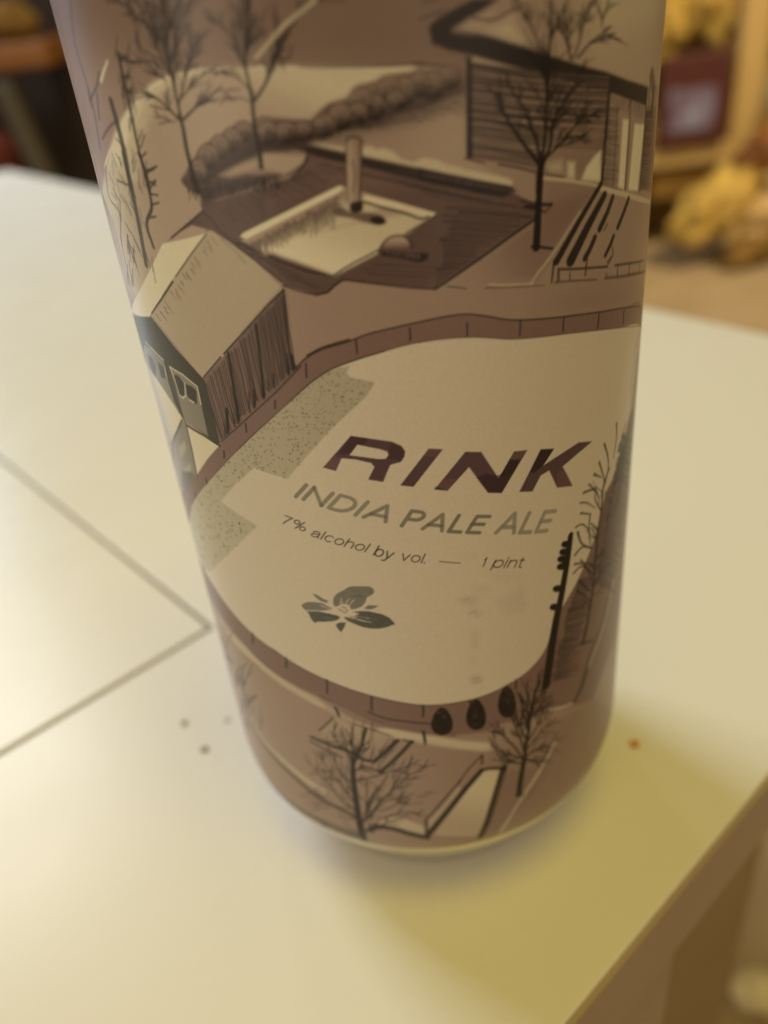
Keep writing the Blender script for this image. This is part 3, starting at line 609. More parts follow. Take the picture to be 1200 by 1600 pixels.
# ------------------------------------------------------------------ shrubs
def shrub(f,cx,cy,w,h):
    pts=[(cx+w*.5*math.sin(a)*(1-.25*math.cos(a)),cy-h*.5*math.cos(a)) for a in [i*math.pi/7 for i in range(14)]]
    F(INK,f,pts,.15,.97,sm=True)
    for k in range(46):
        a=R(0,6.28); r=R(0,.9); x=cx+w*.48*r*math.sin(a); y=cy-h*.48*r*math.cos(a)
        S(random.choice(('mau','inks','ink')),f,[(x,y),(x+R(-1,1)*3,y-R(4,9))],R(.8,1.4),R(.1,.3))
shrub('B8',272,262,100,132); shrub('B8',432,230,92,145); shrub('B8',577,170,84,150)
F(INKS,'B8',[(320,320),(345,330),(300,335)],.3,.5)
# ------------------------------------------------------------------ pole right of the rink
S(INK,'B6',[(350,680),(335,800),(318,900),(300,1000),(282,1080),(265,1180),(250,1280),(230,1415)],6.5,1,w2=10,sm=True)
F(INK,'B6',[(340,680),(357,678),(340,830),(315,850),(300,830),(318,790)],.15,1)
for x,y in [(322,722),(312,760),(302,795),(300,832),(280,940),(265,1030)]: F(INK,'B6',[(x-18,y+8),(x-10,y-12),(x+18,y-16),(x+24,y+10),(x-2,y+18)],.1,1,sm=True)
# right-hand fir and hatching
hatch(INK,'B6',(275,1200),(250,1380),(110,-30),(80,-10),12,2,.4,lenj=.4)
hatch(INKS,'B6',(330,1040),(255,1400),(110,-30),(130,-40),34,2,.5,lenj=.4)
hatch(INKS,'B6',(385,900),(330,1060),(90,-30),(110,-30),16,2,.5,lenj=.4)
F('mau','B6',[(640,80),(600,260),(560,400),(520,480),(490,620),(470,740),(440,860),(510,900),(560,700),(640,300),(665,60)],1.5,.8)
hatch(INK,'B6',(600,180),(470,900),(50,40),(80,60),70,2.4,.5,lenj=.5)
hatch('mau','B6',(560,420),(480,900),(90,30),(70,40),40,3,.5,lenj=.5)
hatch(INK,'B6',(655,60),(590,500),(-20,90),(-40,110),18,2.4,.4,lenj=.5)
limb(INK,'B6',[(410,1205),(430,1120),(450,1000),(465,900),(470,820),(480,700),(500,560),(510,440),(540,350)],4,2,.85,twigs=10,tl=16,td=1,tw=1.6,spread=.9,ta=.5)
S(INKS,'B6',[(395,1212),(455,1195)],2.6,.7)
for pts in [[(515,230),(530,280),(535,340),(520,430)],[(490,320),(505,370),(515,430),(490,500)],[(575,130),(575,200),(560,300)],[(620,130),(600,200),(580,270)],[(440,430),(480,470),(490,530)],[(415,470),(465,455),(485,490)],[(398,520),(430,520),(470,545)],[(400,570),(450,575)],[(375,640),(410,625),(445,660)],[(385,665),(405,720),(450,740)],[(372,775),(410,735),(455,745)],[(370,820),(430,815),(470,830)],[(365,865),(410,830),(470,880)],[(400,800),(440,860),(460,940)],[(445,580),(440,660),(450,740)],[(465,380),(500,395)],[(390,900),(440,950)],[(460,940),(520,830),(550,820)],[(480,650),(450,620)],[(500,560),(470,500),(475,440)],[(380,950),(450,1000)]]:
    S(random.choice((INK,INKS)),'B6',pts,R(1.6,3),R(.55,.9),sm=True,w2=1.2)
S(INKS,'B6',[(560,860),(530,1000),(500,1120),(450,1250),(400,1420),(370,1490)],3.2,.6,sm=True)
S(CRE,'B6',[(560,900),(510,1130),(440,1320)],2.6,.25,sm=True)
# ------------------------------------------------------------------ bare trees
# T1
limb(INK,'A1',[(745,895),(720,800),(695,700),(678,600),(662,540)],6,4.5,.9)
limb(INK,'A1',[(665,540),(650,470),(635,400),(622,330),(612,260),(600,180),(588,90),(580,-10)],4,3,.85,twigs=16,tl=55,td=2,tw=2.2,up=.45)
limb(INK,'A1',[(680,560),(730,510),(790,460),(860,405)],3.4,1.8,.85,twigs=9,tl=22,td=1,tw=1.6)
limb(INK,'A1',[(660,560),(600,500),(540,450),(485,425)],3.2,1.6,.85,twigs=8,tl=26,td=1,tw=1.6)
limb(INK,'A1',[(660,480),(680,400),(690,330),(720,250),(745,150)],3,1.6,.7,twigs=9,tl=32,td=2,tw=1.8,up=.4)
limb(INK,'A1',[(670,460),(720,400),(780,340),(840,310)],2.6,1.4,.7,twigs=6,tl=24,td=1,tw=1.5)
limb(INK,'A1',[(612,330),(560,230),(540,120),(500,20)],2.6,1.6,.6,twigs=8,tl=34,td=1,tw=1.6,up=.3)
limb(INK,'A1',[(618,300),(640,190),(630,90),(650,-10)],2.6,1.6,.6,twigs=8,tl=34,td=1,tw=1.6,up=.3)
limb(INKS,'A1',[(615,300),(580,200),(520,130),(440,60),(400,20)],3,1.6,.6,twigs=10,tl=30,td=2,tw=1.8,up=.3)
limb(INKS,'A1',[(625,300),(650,200),(665,100),(720,0)],3,2,.65,twigs=10,tl=34,td=2,tw=1.8,up=.4)
limb(INKS,'A1',[(600,380),(540,330),(480,240),(450,180)],2.4,1.4,.55,twigs=7,tl=26,td=1,tw=1.6,up=.2)
limb(INKS,'A1',[(590,370),(560,300),(500,290),(430,300)],2,1.2,.45,twigs=5,tl=20,td=1,tw=1.4)
limb(INKS,'A1',[(640,570),(590,560),(540,520)],2,1.2,.45,twigs=4,tl=12,td=1,tw=1.3)
# T2
limb(INK,'A1',[(1045,785),(1035,700),(1015,600),(1005,500),(1000,430)],6,4.5,.85)
limb(INK,'A1',[(1000,450),(985,380),(970,310),(975,200),(985,100),(990,-10)],4.5,3.5,.8,twigs=14,tl=40,td=2,tw=2,up=.4)
limb(INK,'A1',[(1015,470),(1060,400),(1095,320),(1110,250),(1140,180),(1200,100),(1260,30)],4,2.4,.85,twigs=12,tl=36,td=2,tw=1.8,up=.3)
limb(INKS,'A1',[(990,420),(940,370),(880,340),(850,330)],2.6,1.6,.65,twigs=6,tl=22,td=1,tw=1.5)
limb(INKS,'A1',[(965,310),(920,200),(860,120),(790,90)],2.6,1.6,.55,twigs=8,tl=30,td=2,tw=1.6,up=.3)
limb(INKS,'A1',[(1000,480),(950,460),(900,460),(850,455)],2,1.2,.5,twigs=4,tl=18,td=1,tw=1.3)
limb(INKS,'A1',[(1110,250),(1150,280),(1190,250)],2.4,1.4,.6,twigs=4,tl=20,td=1,tw=1.4)
S(CRE,'A2',[(0,270),(60,200),(120,130),(180,80),(230,40),(280,0)],5,.45,sm=True)
# pole trees on the far left
S('dgr','A1',[(340,475),(365,560),(395,680),(415,780),(440,900)],7,.85,w2=7); S('dgr','A4',[(160,0),(185,120),(215,250),(240,380),(265,520)],6.5,.85,w2=6)
limb(INK,'A1',[(375,250),(390,330),(410,420),(440,560),(465,680),(495,800),(520,900)],4,4,.85)
S(INK,'A4',[(230,0),(265,90),(285,200),(290,260),(268,330),(300,440)],4,.8,sm=True)
for x,y in [(395,270),(415,360),(425,430)]: F(INK,'A1',[(x-12,y-10),(x+14,y-14),(x+12,y+12),(x-8,y+8)],.3,.8,sm=True)
for x,y,dx,dy in [(270,90,45,-30),(285,130,25,20),(285,160,25,-30),(290,190,30,5),(290,240,35,-10),(285,300,25,-5),(270,80,30,-5),(240,20,25,-25)]: S(INK,'A4',[(x,y),(x+dx,y+dy)],2,.7)
for x,y,dx,dy in [(500,800,55,-20),(505,870,45,-25),(470,660,18,-50),(430,870,-60,-25),(410,700,-45,-50),(480,690,20,-60)]: S(INKS,'A1',[(x,y),(x+dx,y+dy)],1.8,.6)
for i in range(34):
    y=R(250,900); x=400+(y-400)*.19+R(-30,45); S('dgr','A1',[(x,y),(x+R(-12,16),y-R(40,110))],R(1,2.4),R(.2,.5))
for i in range(44):
    y=R(30,620); x=150+(y)*.17+R(-60,70); 
    if x>60+y*.22: S(random.choice(('dgr',INKS)),'A4',[(x,y),(x-R(5,30),y-R(30,80))],R(1,2.2),R(.25,.6))
for i in range(14):
    x=R(150,210);y=R(420,640); S(INK,'A4',[(x,y),(x-R(0,12),y-R(40,90))],R(1.2,2.2),R(.3,.6))
# far-left faint tree at the can's edge
for pts in [[(150,0),(170,200),(250,470),(290,700)],[(240,470),(275,400),(285,340)],[(250,500),(230,420)],[(285,560),(275,440)],[(300,650),(330,600),(370,560)]]: S('dgr','A1',pts,2.4,.5,sm=True)
# T4 big right-hand tree
limb(INK,'A3',[(545,895),(548,820),(556,770)],8,8,.97)
S(INK,'A6',[(460,420),(465,330),(472,200),(478,100),(485,0)],10,.97,w2=8); S(INK,'A6',[(435,418),(480,420),(545,428)],3,.85)
limb(INK,'A3',[(556,780),(510,720),(450,640),(400,560),(370,500),(350,430)],6,2.2,.9,twigs=8,tl=28,td=1,tw=2)
limb(INK,'A3',[(556,770),(535,660),(510,600),(480,520),(430,440),(390,370)],5,2,.9,twigs=9,tl=28,td=1,tw=2)
limb(INK,'A3',[(560,760),(575,640),(580,520),(588,400),(595,260),(600,120),(605,0)],5.5,3,.9,twigs=16,tl=40,td=2,tw=2.2,up=.3)
limb(INK,'A3',[(565,770),(600,680),(610,580),(650,500),(700,430),(750,380)],5,2.4,.9,twigs=10,tl=30,td=2,tw=2)
limb(INK,'A3',[(580,740),(630,690),(690,620),(740,560),(780,520)],3.4,1.6,.8,twigs=10,tl=22,td=2,tw=1.7)
limb(INK,'A3',[(640,680),(700,640),(770,640)],2.4,1.4,.7,twigs=6,tl=16,td=1,tw=1.5)
limb(INKS,'A3',[(700,280),(670,180),(650,120)],3.2,1.8,.7,twigs=5,tl=26,td=2,tw=1.8,up=.4)
limb(INKS,'A3',[(710,270),(740,180),(760,80),(790,0)],3.2,2,.7,twigs=7,tl=30,td=2,tw=1.8,up=.4)
limb(INKS,'A3',[(730,270),(790,200),(850,170),(905,155)],3.2,1.6,.8,twigs=5,tl=20,td=1,tw=1.8)
limb(INKS,'A3',[(560,240),(520,150),(480,60)],2.8,1.6,.65,twigs=6,tl=26,td=2,tw=1.7,up=.4)
limb(INKS,'A3',[(840,130),(850,70),(870,0)],2.4,1.6,.5,twigs=4,tl=22,td=1,tw=1.5)
limb(INKS,'A3',[(690,270),(680,150),(660,20)],2.6,1.6,.55,twigs=5,tl=26,td=1,tw=1.5,up=.4)
for i in range(70):
    x=R(600,780); y=R(380,680); S(INK,'A3',[(x,y),(x+R(10,28),y-R(8,28))],R(1.0,1.8),R(.25,.6))
# T3 lower middle
limb(INK,'C1',[(690,712),(680,650),(665,570),(652,480),(642,400),(638,320),(635,280)],8,3.4,.95)
limb(INK,'C1',[(638,320),(665,260),(690,190),(705,130)],3,1.6,.85,twigs=5,tl=22,td=1,tw=1.5)
limb(INK,'C1',[(640,300),(600,240),(550,190),(520,140)],2.2,1.2,.7,twigs=7,tl=20,td=1,tw=1.3)
limb(INK,'C1',[(636,290),(640,230),(600,130)],2,1.2,.6,twigs=5,tl=18,td=1,tw=1.3)
for k,(sx,sy,ex,ey,w) in enumerate([(645,400,760,375,2.6),(760,375,880,340,2),(880,340,985,290,1.6),(645,350,700,330,2),(690,610,760,540,4),(760,540,830,470,3),(830,470,875,380,2.2),(840,450,930,370,1.8),(930,370,1020,318,1.6),(700,580,740,480,3),(740,480,820,370,2.2),(715,560,710,400,1.8),(650,520,590,440,2.6),(590,440,530,370,2),(530,370,430,240,1.6),(655,560,560,480,2.6),(560,480,480,380,2),(480,380,400,300,1.4),(640,470,560,330,2),(560,330,500,230,1.5),(640,430,600,380,1.8),(770,600,900,560,1.8),(900,560,990,570,1.3),(780,560,900,500,1.8),(760,640,950,560,1.8),(820,500,960,465,1.6),(700,670,760,620,2.8)]):
    limb(random.choice((INK,INKS)),'C1',[(sx,sy),((sx+ex)/2+R(-6,6),(sy+ey)/2+R(-6,6)),(ex,ey)],w,w*.7,R(.6,.85),twigs=3,tl=17,td=1,tw=1.3,ta=.6)
for i in range(46):
    an=R(.1,3.0); r=R(60,100); x=565+math.cos(an)*r*R(.55,1); y=1275-math.sin(an)*r*1.25
    twig(INKS,(x,y),an+R(-.2,.2),R(12,22),1.2,1,.5,R(.3,.6))
S(INK,'C1',[(690,712),(640,660),(590,610)],1.4,.5); 
for y in (585,600,560): S(INKS,'C1',[(655,600),(600,y),(560,y-20)],1.3,.4)
# T5 lower right
limb(INK,'B8',[(632,605),(640,540),(652,470),(660,430)],6,4.5,.95); limb(INK,'B8',[(660,440),(668,360),(680,300),(683,240),(700,160),(710,110)],3.8,1.8,.9,twigs=12,tl=26,td=2,tw=1.6,up=.2)
for k,(pts) in enumerate([[(655,440),(610,380),(560,330),(510,300)],[(660,420),(640,340),(610,270),(600,220)],[(672,350),(640,290),(650,200),(640,150)],[(665,400),(720,330),(770,280),(810,240)],[(670,360),(720,280),(750,200),(790,150)],[(655,440),(600,420),(540,400),(500,370)],[(660,430),(720,390),(780,370),(820,310)],[(650,460),(580,450),(510,440)],[(665,440),(720,450),(760,430)],[(683,250),(740,180),(760,110)]]):
    limb(random.choice((INK,INKS)),'B8',pts,2.6,1.3,R(.6,.85),twigs=7,tl=17,td=1,tw=1.4,ta=.65)
S(INKS,'B8',[(620,605),(650,608)],2.4,.7)
# lower-left shrub at the edge
for k in range(26):
    y=R(1010,1150); x=345+(y-1000)*.29+R(0,28)*(y-980)/170
    twig('dgr',(x,y),R(1.2,2.4),R(10,24),1.3,1,.6,R(.25,.5))
limb('dgr','B7',[(205,580),(200,500),(180,400),(170,340)],2.6,1.4,.6,twigs=6,tl=16,td=1,tw=1.3)
S('dgr','B7',[(205,480),(240,440)],1.8,.5)
# ------------------------------------------------------------------ flower emblem
WF=1.0
F('flo','B5',[(440,330),(442,300),(470,260),(520,235),(580,200),(650,197),(740,198),(775,212),(790,240),(770,270),(730,290),(715,330),(680,370),(620,392),(590,390),(580,370),(560,352),(520,350),(480,365),(455,370),(440,350)],.06,sm=True)
F('flo','B5',[(170,358),(205,335),(260,330),(340,340),(400,370),(430,385),(420,395),(380,402),(330,405),(290,400),(215,402),(185,385)],.06,sm=True)
F('flo2','B5',[(212,410),(300,408),(350,415),(430,432),(470,440),(500,460),(485,480),(440,495),(360,500),(310,498),(285,510),(262,490),(245,465),(235,435)],.06)
F('flo2','B5',[(605,415),(660,408),(740,408),(860,435),(920,465),(968,515),(900,545),(840,558),(760,558),(690,545),(620,518),(560,490),(528,462),(560,455),(640,470),(625,445),(660,430)],.06)
F('flo2','B5',[(460,525),(490,505),(550,505),(535,545),(508,590),(480,560)],.06)
F('flo','B5',[(258,258),(300,268),(350,300),(398,320),(385,340),(330,322),(300,300)],.06); F('flo','B5',[(705,385),(740,357),(830,362),(800,380),(760,395),(715,390)],.06)
for pts in [[(500,372),(503,330),(508,300)],[(540,362),(555,330),(575,305)],[(575,372),(590,340),(620,312)],[(520,355),(518,330)],[(640,450),(740,470)],[(330,410),(400,425),(480,445)],[(330,360),(430,395)],[(560,460),(660,480),(760,505)],[(600,470),(720,500)]]: S('ice','B5',pts,1.2,.8)
for pts in [[(490,385),(500,410)],[(510,395),(530,420)],[(530,380),(555,385)],[(545,400),(570,400)],[(515,375),(535,372)],[(530,425),(560,415)]]: S('flo2','B5',pts,1.3,.8)
for i in range(40):
    t=R(0,1); x=580+330*t; y=460+55*t+R(-30,30)*math.sin(3.1*min(1,t+.15)); S(random.choice((INK,'flo')),'B5',[(x,y),(x+R(20,70),y+R(3,16))],.8,.35)
for i in range(26):
    t=R(0,1); x=230+200*t; y=455+R(-30,35); S(random.choice((INK,'flo')),'B5',[(x,y),(x+R(20,60),y+R(4,12))],.8,.35)
for i in range(30):
    x=R(470,700); y=R(225,300); S(random.choice(('flo2','flo2','gry')),'B5',[(x,y),(x+R(20,70),y+R(2,14))],1,.35)
# ------------------------------------------------------------------ RINK
F('rin','B3',[(170,102),(330,125),(368,142),(383,163),(380,185),(365,205),(325,216),(312,245),(297,283),(238,273),(262,225),(250,209),(190,195),(134,190),(112,240),(62,226)],.04)
F('ice','B3',[(196,137),(285,155),(312,164),(318,178),(306,192),(280,193),(220,185),(166,178)],.04)
F('rin','B3',[(475,152),(530,155),(415,302),(363,296)],.04)
F('rin','B3',[(618,164),(680,165),(748,268),(808,163),(860,158),(760,326),(706,325),(632,225),(548,317),(497,312)],.04)
F('rin','B3',[(912,155),(965,152),(922,218),(1060,128),(1114,123),(998,222),(1037,298),(976,305),(945,238),(912,258),(880,320),(828,322)],.04)
F('rind','B3',[(912,155),(965,152),(922,218),(890,245),(868,248)],.06,.9); F('rind','B3',[(748,268),(790,195),(835,195),(808,243),(760,260)],.1,.85)
F('rind','B3',[(660,265),(700,250),(740,258),(775,245),(808,243),(760,326),(706,325)],.1,.7)
F('rind','B3',[(170,102),(240,112),(220,140),(196,137),(170,170),(120,175)],.1,.5); F('rind','B3',[(330,125),(368,142),(383,163),(370,200),(312,190),(318,170)],.2,.4)
F('rinl','B3',[(62,226),(112,240),(134,190),(105,182)],.2,.5); F('rinl','B3',[(497,312),(548,317),(590,272),(530,272)],.2,.4); F('rinl','B3',[(475,152),(530,155),(510,182),(452,182)],.2,.35);F('rinl','B3',[(808,163),(860,158),(840,192),(790,195)],.1,.4);F('rinl','B3',[(980,240),(1010,240),(1037,298),(976,305)],.2,.35);F('rind','B3',[(500,300),(520,306),(548,317),(497,312)],.1,.6)
# ------------------------------------------------------------------ small lettering: word, colour, baseline start, baseline end, cap-top of first letter (targets px)
def T(word,col,f,b0,b1,top,bold,a=1.0):
    o,e,u=lab(fr(f,[b0,b1,top])); paint_text(word,col,a,bold,o,e-o,u-o)
WF=1.0
T('INDIA','txt2','B4',(180,155),(782,322),(252,76),1,.8)
T('PALE','txt2','B4',(890,350),(1412,396),(958,250),1,.9)
T('ALE','txt','B3',(738,481),(936,473),(776,406),1,.95)   # cap vector taken from the A's slanted height
T('7%','txt3','B4',(85,330),(238,388),(108,280),0)
T('alcohol','txt3','B4',(280,415),(645,523),(312,368),0)
T('by','txt3','B4',(702,545),(812,575),(738,485),0)
T('vol.','txt3','B4',(880,578),(1045,600),(905,520),0)
S('txt3','B3',[(517,593),(598,600)],1.6,.9)
T('1','txt3','B3',(683,612),(688,613),(698,577),0); T('pint','txt3','B3',(722,616),(835,616),(742,577),0)
# ------------------------------------------------------------------ the printed skin as one fine mesh
def skin_r(z):
    z = np.asarray(z, float)
    return RL - np.where(z < 20, .66 * ((20 - z) / 5) ** 2, 0) - np.where(z > 143, .25 * (z - 143), 0) 
zr = Z0 + ST * np.arange(NZ); sr = S0 + ST * np.arange(NS)
th_f = sr / RL; nb = 120; th_b = np.linspace(th_f[-1], th_f[0] + 2 * np.pi, nb + 2)[1:-1]
rows_all = NZ
r_ = skin_r(zr)[:, None] + np.zeros((1, NS))
# small creases of the shrunk sleeve near its left side and one long one at the right
for (sa, za), (sb, zb_), amp, wd in (((-41, 100), (-38.6, 118), .10, .35), ((-39.6, 112), (-37.0, 131), .12, .40), ((-42.5, 84), (-41.4, 101), .08, .30), ((-44.5, 92), (-43, 112), .09, .4), ((39.5, 112), (37.6, 135), .10, .6), ((-20, 140), (-16.5, 118), .05, .6)):
    d_, t_ = seg_dist(sr[None, :], zr[:, None], (sa, za), (sb, zb_))
    r_ = r_ + amp * np.exp(-(d_ / wd) ** 2) * np.sin(np.pi * np.clip(t_, .02, .98))
X = (r_ * np.sin(th_f)[None]); Y = (-r_ * np.cos(th_f)[None]); Zz = np.repeat(zr[:, None], NS, 1)
Vf = np.stack([X, Y, Zz], -1).reshape(-1, 3)
# plain back of the label: coarse columns and rows, joined by eye at the two meridians
zb = np.concatenate([np.linspace(15, 20, 8), np.linspace(24, 143, 24), [zr[-1]]]); rb = skin_r(zb)
tb = np.concatenate([[th_f[-1] - .002], th_b, [th_f[0] + 2 * np.pi + .002]])
Xb = ((rb[:, None] - .01) * np.sin(tb)[None]); Yb = (-(rb[:, None] - .01) * np.cos(tb)[None]); Zb = np.repeat(zb[:, None], len(tb), 1)
Vb = np.stack([Xb, Yb, Zb], -1).reshape(-1, 3)
V = np.concatenate([Vf, Vb]) * MM
def quads(nr, nc, off):
    i = (np.arange(nr - 1)[:, None] * nc + np.arange(nc - 1)[None]).ravel() + off
    return np.stack([i, i + 1, i + nc + 1, i + nc], 1)
Qd = np.concatenate([quads(NZ, NS, 0), quads(len(zb), len(tb), len(Vf))])
me = bpy.data.meshes.new('label')
me.vertices.add(len(V)); me.vertices.foreach_set('co', V.astype(np.float32).ravel())
me.loops.add(Qd.size); me.loops.foreach_set('vertex_index', Qd.astype(np.int32).ravel())
me.polygons.add(len(Qd)); me.polygons.foreach_set('loop_start', np.arange(0, Qd.size, 4, dtype=np.int32))
me.update(calc_edges=True)
me.polygons.foreach_set('use_smooth', np.ones(len(Qd), bool))
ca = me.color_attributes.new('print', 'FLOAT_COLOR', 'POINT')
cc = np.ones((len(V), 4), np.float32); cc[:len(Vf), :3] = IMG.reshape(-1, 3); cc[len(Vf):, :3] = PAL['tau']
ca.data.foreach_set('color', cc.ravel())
m = bpy.data.materials.new('printed_sleeve'); m.use_nodes = True; nt = m.node_tree; b = nt.nodes['Principled BSDF']
at_ = nt.nodes.new('ShaderNodeAttribute'); at_.attribute_name = 'print'
tc = nt.nodes.new('ShaderNodeTexCoord')
gn = nt.nodes.new('ShaderNodeTexNoise'); gn.inputs['Scale'].default_value = 2600; gn.inputs['Detail'].default_value = 2
gr = nt.nodes.new('ShaderNodeMapRange'); gr.inputs[1].default_value = .25; gr.inputs[2].default_value = .75; gr.inputs[3].default_value = .965; gr.inputs[4].default_value = 1.035
mx = nt.nodes.new('ShaderNodeVectorMath'); mx.operation = 'MULTIPLY'
nt.links.new(tc.outputs['Object'], gn.inputs['Vector']); nt.links.new(gn.outputs['Fac'], gr.inputs[0])
nt.links.new(at_.outputs['Color'], mx.inputs[0]); nt.links.new(gr.outputs[0], mx.inputs[1]); nt.links.new(mx.outputs[0], b.inputs['Base Color'])
b.inputs['Specular IOR Level'].default_value = .30; b.inputs['Roughness'].default_value = .33; b.inputs['Metallic'].default_value = .0
n2 = nt.nodes.new('ShaderNodeTexNoise'); n2.inputs['Scale'].default_value = 55; n2.inputs['Detail'].default_value = 3
mp = nt.nodes.new('ShaderNodeMapping'); mp.inputs['Scale'].default_value = (1, 1, .35)
bp = nt.nodes.new('ShaderNodeBump'); bp.inputs['Strength'].default_value = .10; bp.inputs['Distance'].default_value = .0008
nt.links.new(tc.outputs['Object'], mp.inputs['Vector']); nt.links.new(mp.outputs[0], n2.inputs['Vector']); nt.links.new(n2.outputs['Fac'], bp.inputs['Height']); nt.links.new(bp.outputs['Normal'], b.inputs['Normal'])
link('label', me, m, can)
# aluminium showing below and above the sleeve
lathe('base', [(32.5, 17.5), (32.15, 15.3), (31.95, 14.2), (31.5, 12.9), (30.7, 11.4), (29.5, 9.6), (28.1, 7.6), (26.8, 5.6), (25.8, 3.8), (25.1, 2.2), (24.7, 1.1), (24.2, .35), (23.5, .06), (22.7, .4), (21.8, 2), (20, 5), (14, 8.5), (7, 10), (0.01, 10.3)], M_alu, can)
zt = float(zr[-1]); rt = float(skin_r(zt)) - .05
lathe('neck', [(rt, zt - 1), (rt, zt), (31.6, zt + 1.6), (30.2, zt + 3.4), (28.6, zt + 5.4), (27.4, zt + 7), (26.9, zt + 8.2), (27.0, zt + 9.2), (27.6, zt + 10), (27.7, zt + 10.9), (27.0, zt + 11.4), (26.2, zt + 11.1), (25.9, zt + 9.5), (25.4, zt + 5.2), (24.8, zt + 4.6), (24.2, zt + 5)], M_alu, can)
lid = lathe('lid', [(24.25, zt + 5.05), (23.6, zt + 6.4), (21, zt + 6.6), (10, zt + 6.5), (.01, zt + 6.5)], M_alu, can)
bm = bmesh.new(); box(bm, -.0075, .0075, -.004, .021, (zt + 7.1) * MM, (zt + 8) * MM); bevel(bm, .0004, 2); from_bm('pull_tab', bm, M_alu, can)

# =====================================================================  crumbs
def crumb(name, x, y, r, m, label, seed, flat=.6):
    rnd = random.Random(seed); bm = bmesh.new(); bmesh.ops.create_icosphere(bm, subdivisions=2, radius=r * MM)
    for v in bm.verts: v.co *= rnd.uniform(.62, 1.3); v.co.z *= flat
    lo = min(v.co.z for v in bm.verts)
    for v in bm.verts: v.co.z -= lo
    o = from_bm(name, bm, m, None, True); o.location = (x * MM, y * MM, .00005); tag(o, label, 'crumb')
    return o
crumb('crumb', 37.8, -4.7, .85, M_crumb, 'single orange toasted crumb lying right of the can base', 1)
crumb('crumb', -49.8, 14.1, .7, M_crumbg, 'reddish grey speck furthest left of the can on the white table', 2, .2)
crumb('crumb', -44.6, 6.2, .75, M_crumbg, 'grey speck nearest the viewer, left of the can base', 3, .2)
crumb('crumb', -40.8, 13.6, .5, M_crumbg, 'faint small grey speck close beside the left edge of the can', 4, .15)
# =====================================================================  room behind, far out of focus
def bx(name, x0, x1, y0, y1, z0, z1, m, parent=None, bev=.006, rot=None):
    c = Vector(((x0 + x1) / 2, (y0 + y1) / 2, (z0 + z1) / 2)); Mx = Matrix.Translation(c)
    if rot: Mx = Mx @ Matrix.Rotation(rot[0], 4, rot[1])
    return boxo(name, ((x0 - x1) / 2, (x1 - x0) / 2, (y0 - y1) / 2, (y1 - y0) / 2, (z0 - z1) / 2, (z1 - z0) / 2), m, parent, bev, Mx)
def lump(name, loc, r, m, seed, amp=.18, sq=(1, 1, 1), parent=None, rough=3.0):
    from mathutils import noise
    bm = bmesh.new(); bmesh.ops.create_icosphere(bm, subdivisions=4, radius=1)
    for v in bm.verts:
        n = noise.noise(v.co * rough * .6 + Vector((seed, 0, 0))) * amp * 2 + noise.noise(v.co * rough * 1.7 + Vector((0, seed, 0))) * amp
        v.co = Vector((v.co.x * sq[0], v.co.y * sq[1], v.co.z * sq[2])) * (1 + n) * r
    o = from_bm(name, bm, m, parent, True); o.location = loc; return o
# pine shelf unit, right
sh = empty('shelf_unit', (.75, 1.7, -.45)); tag(sh, 'pale pine shelving unit behind the table at the right, out of focus', 'shelf')
def sx(name, x0, x1, y0, y1, z0, z1, m): return bx(name, x0 - .75, x1 - .75, y0 - 1.7, y1 - 1.7, z0 + .45, z1 + .45, m, sh, .004)
sx('upright', .772, .828, 1.68, 1.84, -.45, .45, M_pine); sx('upright', .54, .58, 1.68, 1.84, -.45, .45, M_pine); sx('upright', 1.08, 1.12, 1.68, 1.84, -.45, .45, M_pine)
sx('board', .581, .771, 1.67, 1.84, -.278, -.240, M_pine); sx('board', .829, 1.079, 1.67, 1.84, -.278, -.240, M_pine); sx('board', .581, .771, 1.68, 1.84, .20, .225, M_pine); sx('board', .829, 1.079, 1.68, 1.84, .20, .225, M_pine)
sx('back_panel', .54, 1.12, 1.85, 1.86, -.45, .45, M_wall2); sx('shade_box', .625, .755, 1.69, 1.84, -.345, -.279, M_ydark)  # dark box under the board added for the shade in that recess
pf = empty('picture_frame', (.683, 1.665, -.238)); tag(pf, 'dark maroon framed picture with a violet print on the pine shelf', 'picture frame')
bx('frame', -.066, .070, -.012, .012, 0, .165, M_maroon, pf, .004, (math.radians(-3), 'Y')); bx('print', -.050, .040, -.016, -.0125, .030, .105, M_violet, pf, .001)
o = lump('stuffed_toy', (.735, 1.74, .01), .06, M_yellow, 2.0, .25, (.9, .6, 1.2)); tag(o, 'bright yellow soft toy right above the maroon picture, beside the upright', 'soft toy', 'soft toys on the pine shelf')
o = lump('stuffed_toy', (.628, 1.74, -.01), .06, M_yellow, 4.0, .3, (.8, .6, 1.4)); tag(o, 'yellow soft toy above the maroon picture, half hidden by the can', 'soft toy', 'soft toys on the pine shelf')
o = lump('jar', (.880, 1.66, -.165), .055, M_teal, 5.0, .08, (.8, .8, 1.2)); tag(o, 'teal jar at the far right of the pine shelf', 'jar')
o = lump('cloth_bundle', (.90, 1.72, -.05), .06, M_ydark, 6.0, .3, (.6, .8, 1.5)); tag(o, 'dark ochre cloth bundle right of the pine upright', 'cloth')
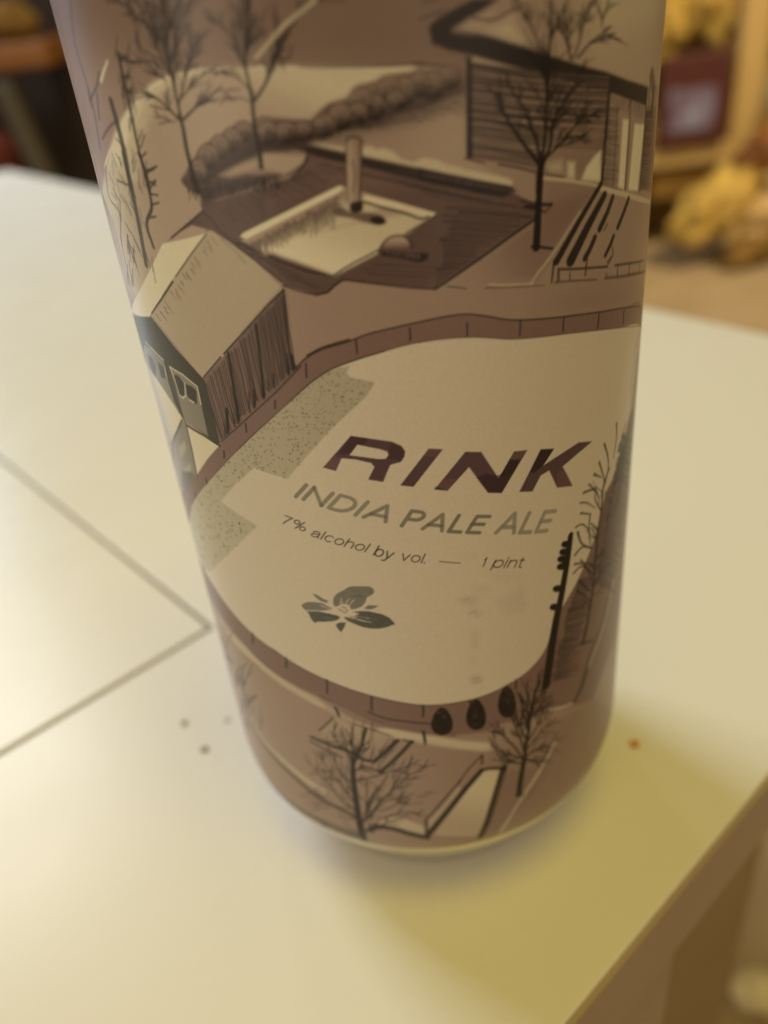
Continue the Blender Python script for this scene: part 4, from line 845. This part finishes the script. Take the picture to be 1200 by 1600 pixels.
for i, (x, y, z, r, mm, sq, lb) in enumerate([
        (.700, 1.56, -.345, .055, M_yellow, (1.25, .8, .9), 'bright yellow cushion nearest the can on the floor by the shelf'),
        (.760, 1.60, -.30, .050, M_yellow, (1.6, .8, .7), 'golden cushion leaning above the bright yellow one'),
        (.790, 1.55, -.365, .045, M_pine, (1.3, .8, .9), 'pale tan cushion in the middle of the heap'),
        (.775, 1.52, -.415, .035, M_ydark, (1.8, .8, .6), 'dark ochre cushion flat under the heap'),
        (.855, 1.56, -.335, .050, M_pine, (1.0, .8, 1.5), 'tan cushion at the right edge of the heap'),
        (.830, 1.58, -.235, .045, M_orange, (1.5, .8, .8), 'rust coloured cushion on top of the heap')]):
    o = lump('cushion', (x, y, z), r, mm, 7.0 + i * 1.7, .30, sq); o.rotation_euler = (0, -.7 + .1 * i, 0); tag(o, lb, 'cushion', 'cushions heaped by the pine shelf')
# dark furniture, left
cb = empty('cabinet', (-.9, 1.75, -.45)); tag(cb, 'tall cabinet filling the left background, near-black in place of an unlit room', 'cabinet')
bx('carcass', -1.0, .62, -.15, .3, 0, 1.5, M_dark, cb); bx('door', -.98, -.2, -.172, -.152, .05, 1.45, M_dark, cb); bx('door', -.18, .60, -.172, -.152, .05, 1.45, M_dark, cb)
ds = empty('side_table', (-.72, 1.40, -.45)); tag(ds, 'orange brown wooden side table at the left edge', 'side table')
bx('top', -.5, .315, -.12, .10, .495, .528, M_orange, ds); bx('leg', -.46, -.42, -.1, -.06, 0, .494, M_orange, ds); bx('leg', .26, .295, .04, .08, 0, .494, M_dark, ds)
o = lump('fruit_bowl', (-.475, 1.38, .105), .032, M_ydark, 12.0, .12, (1.2, .8, .8)); tag(o, 'ochre bowl standing on the orange side table', 'bowl')
o = lump('cushion', (-.585, 1.30, -.075), .07, M_red, 15.0, .12, (1.3, .8, .9)); tag(o, 'dark red cushion under the orange side table', 'cushion')
o = bx('metal_bar', -.475, -.445, 1.28, 1.31, -.30, .035, M_grey, None, .006, (math.radians(-9), 'Y')); tag(o, 'grey brown metal bar leaning under the side table', 'bar')
o = lump('ball', (.199, .157, -.437), .015, M_cream, 21.0, .10, (1.3, .9, .9)); tag(o, 'pale yellow ball on the floor below the table edge, lower right corner', 'ball')
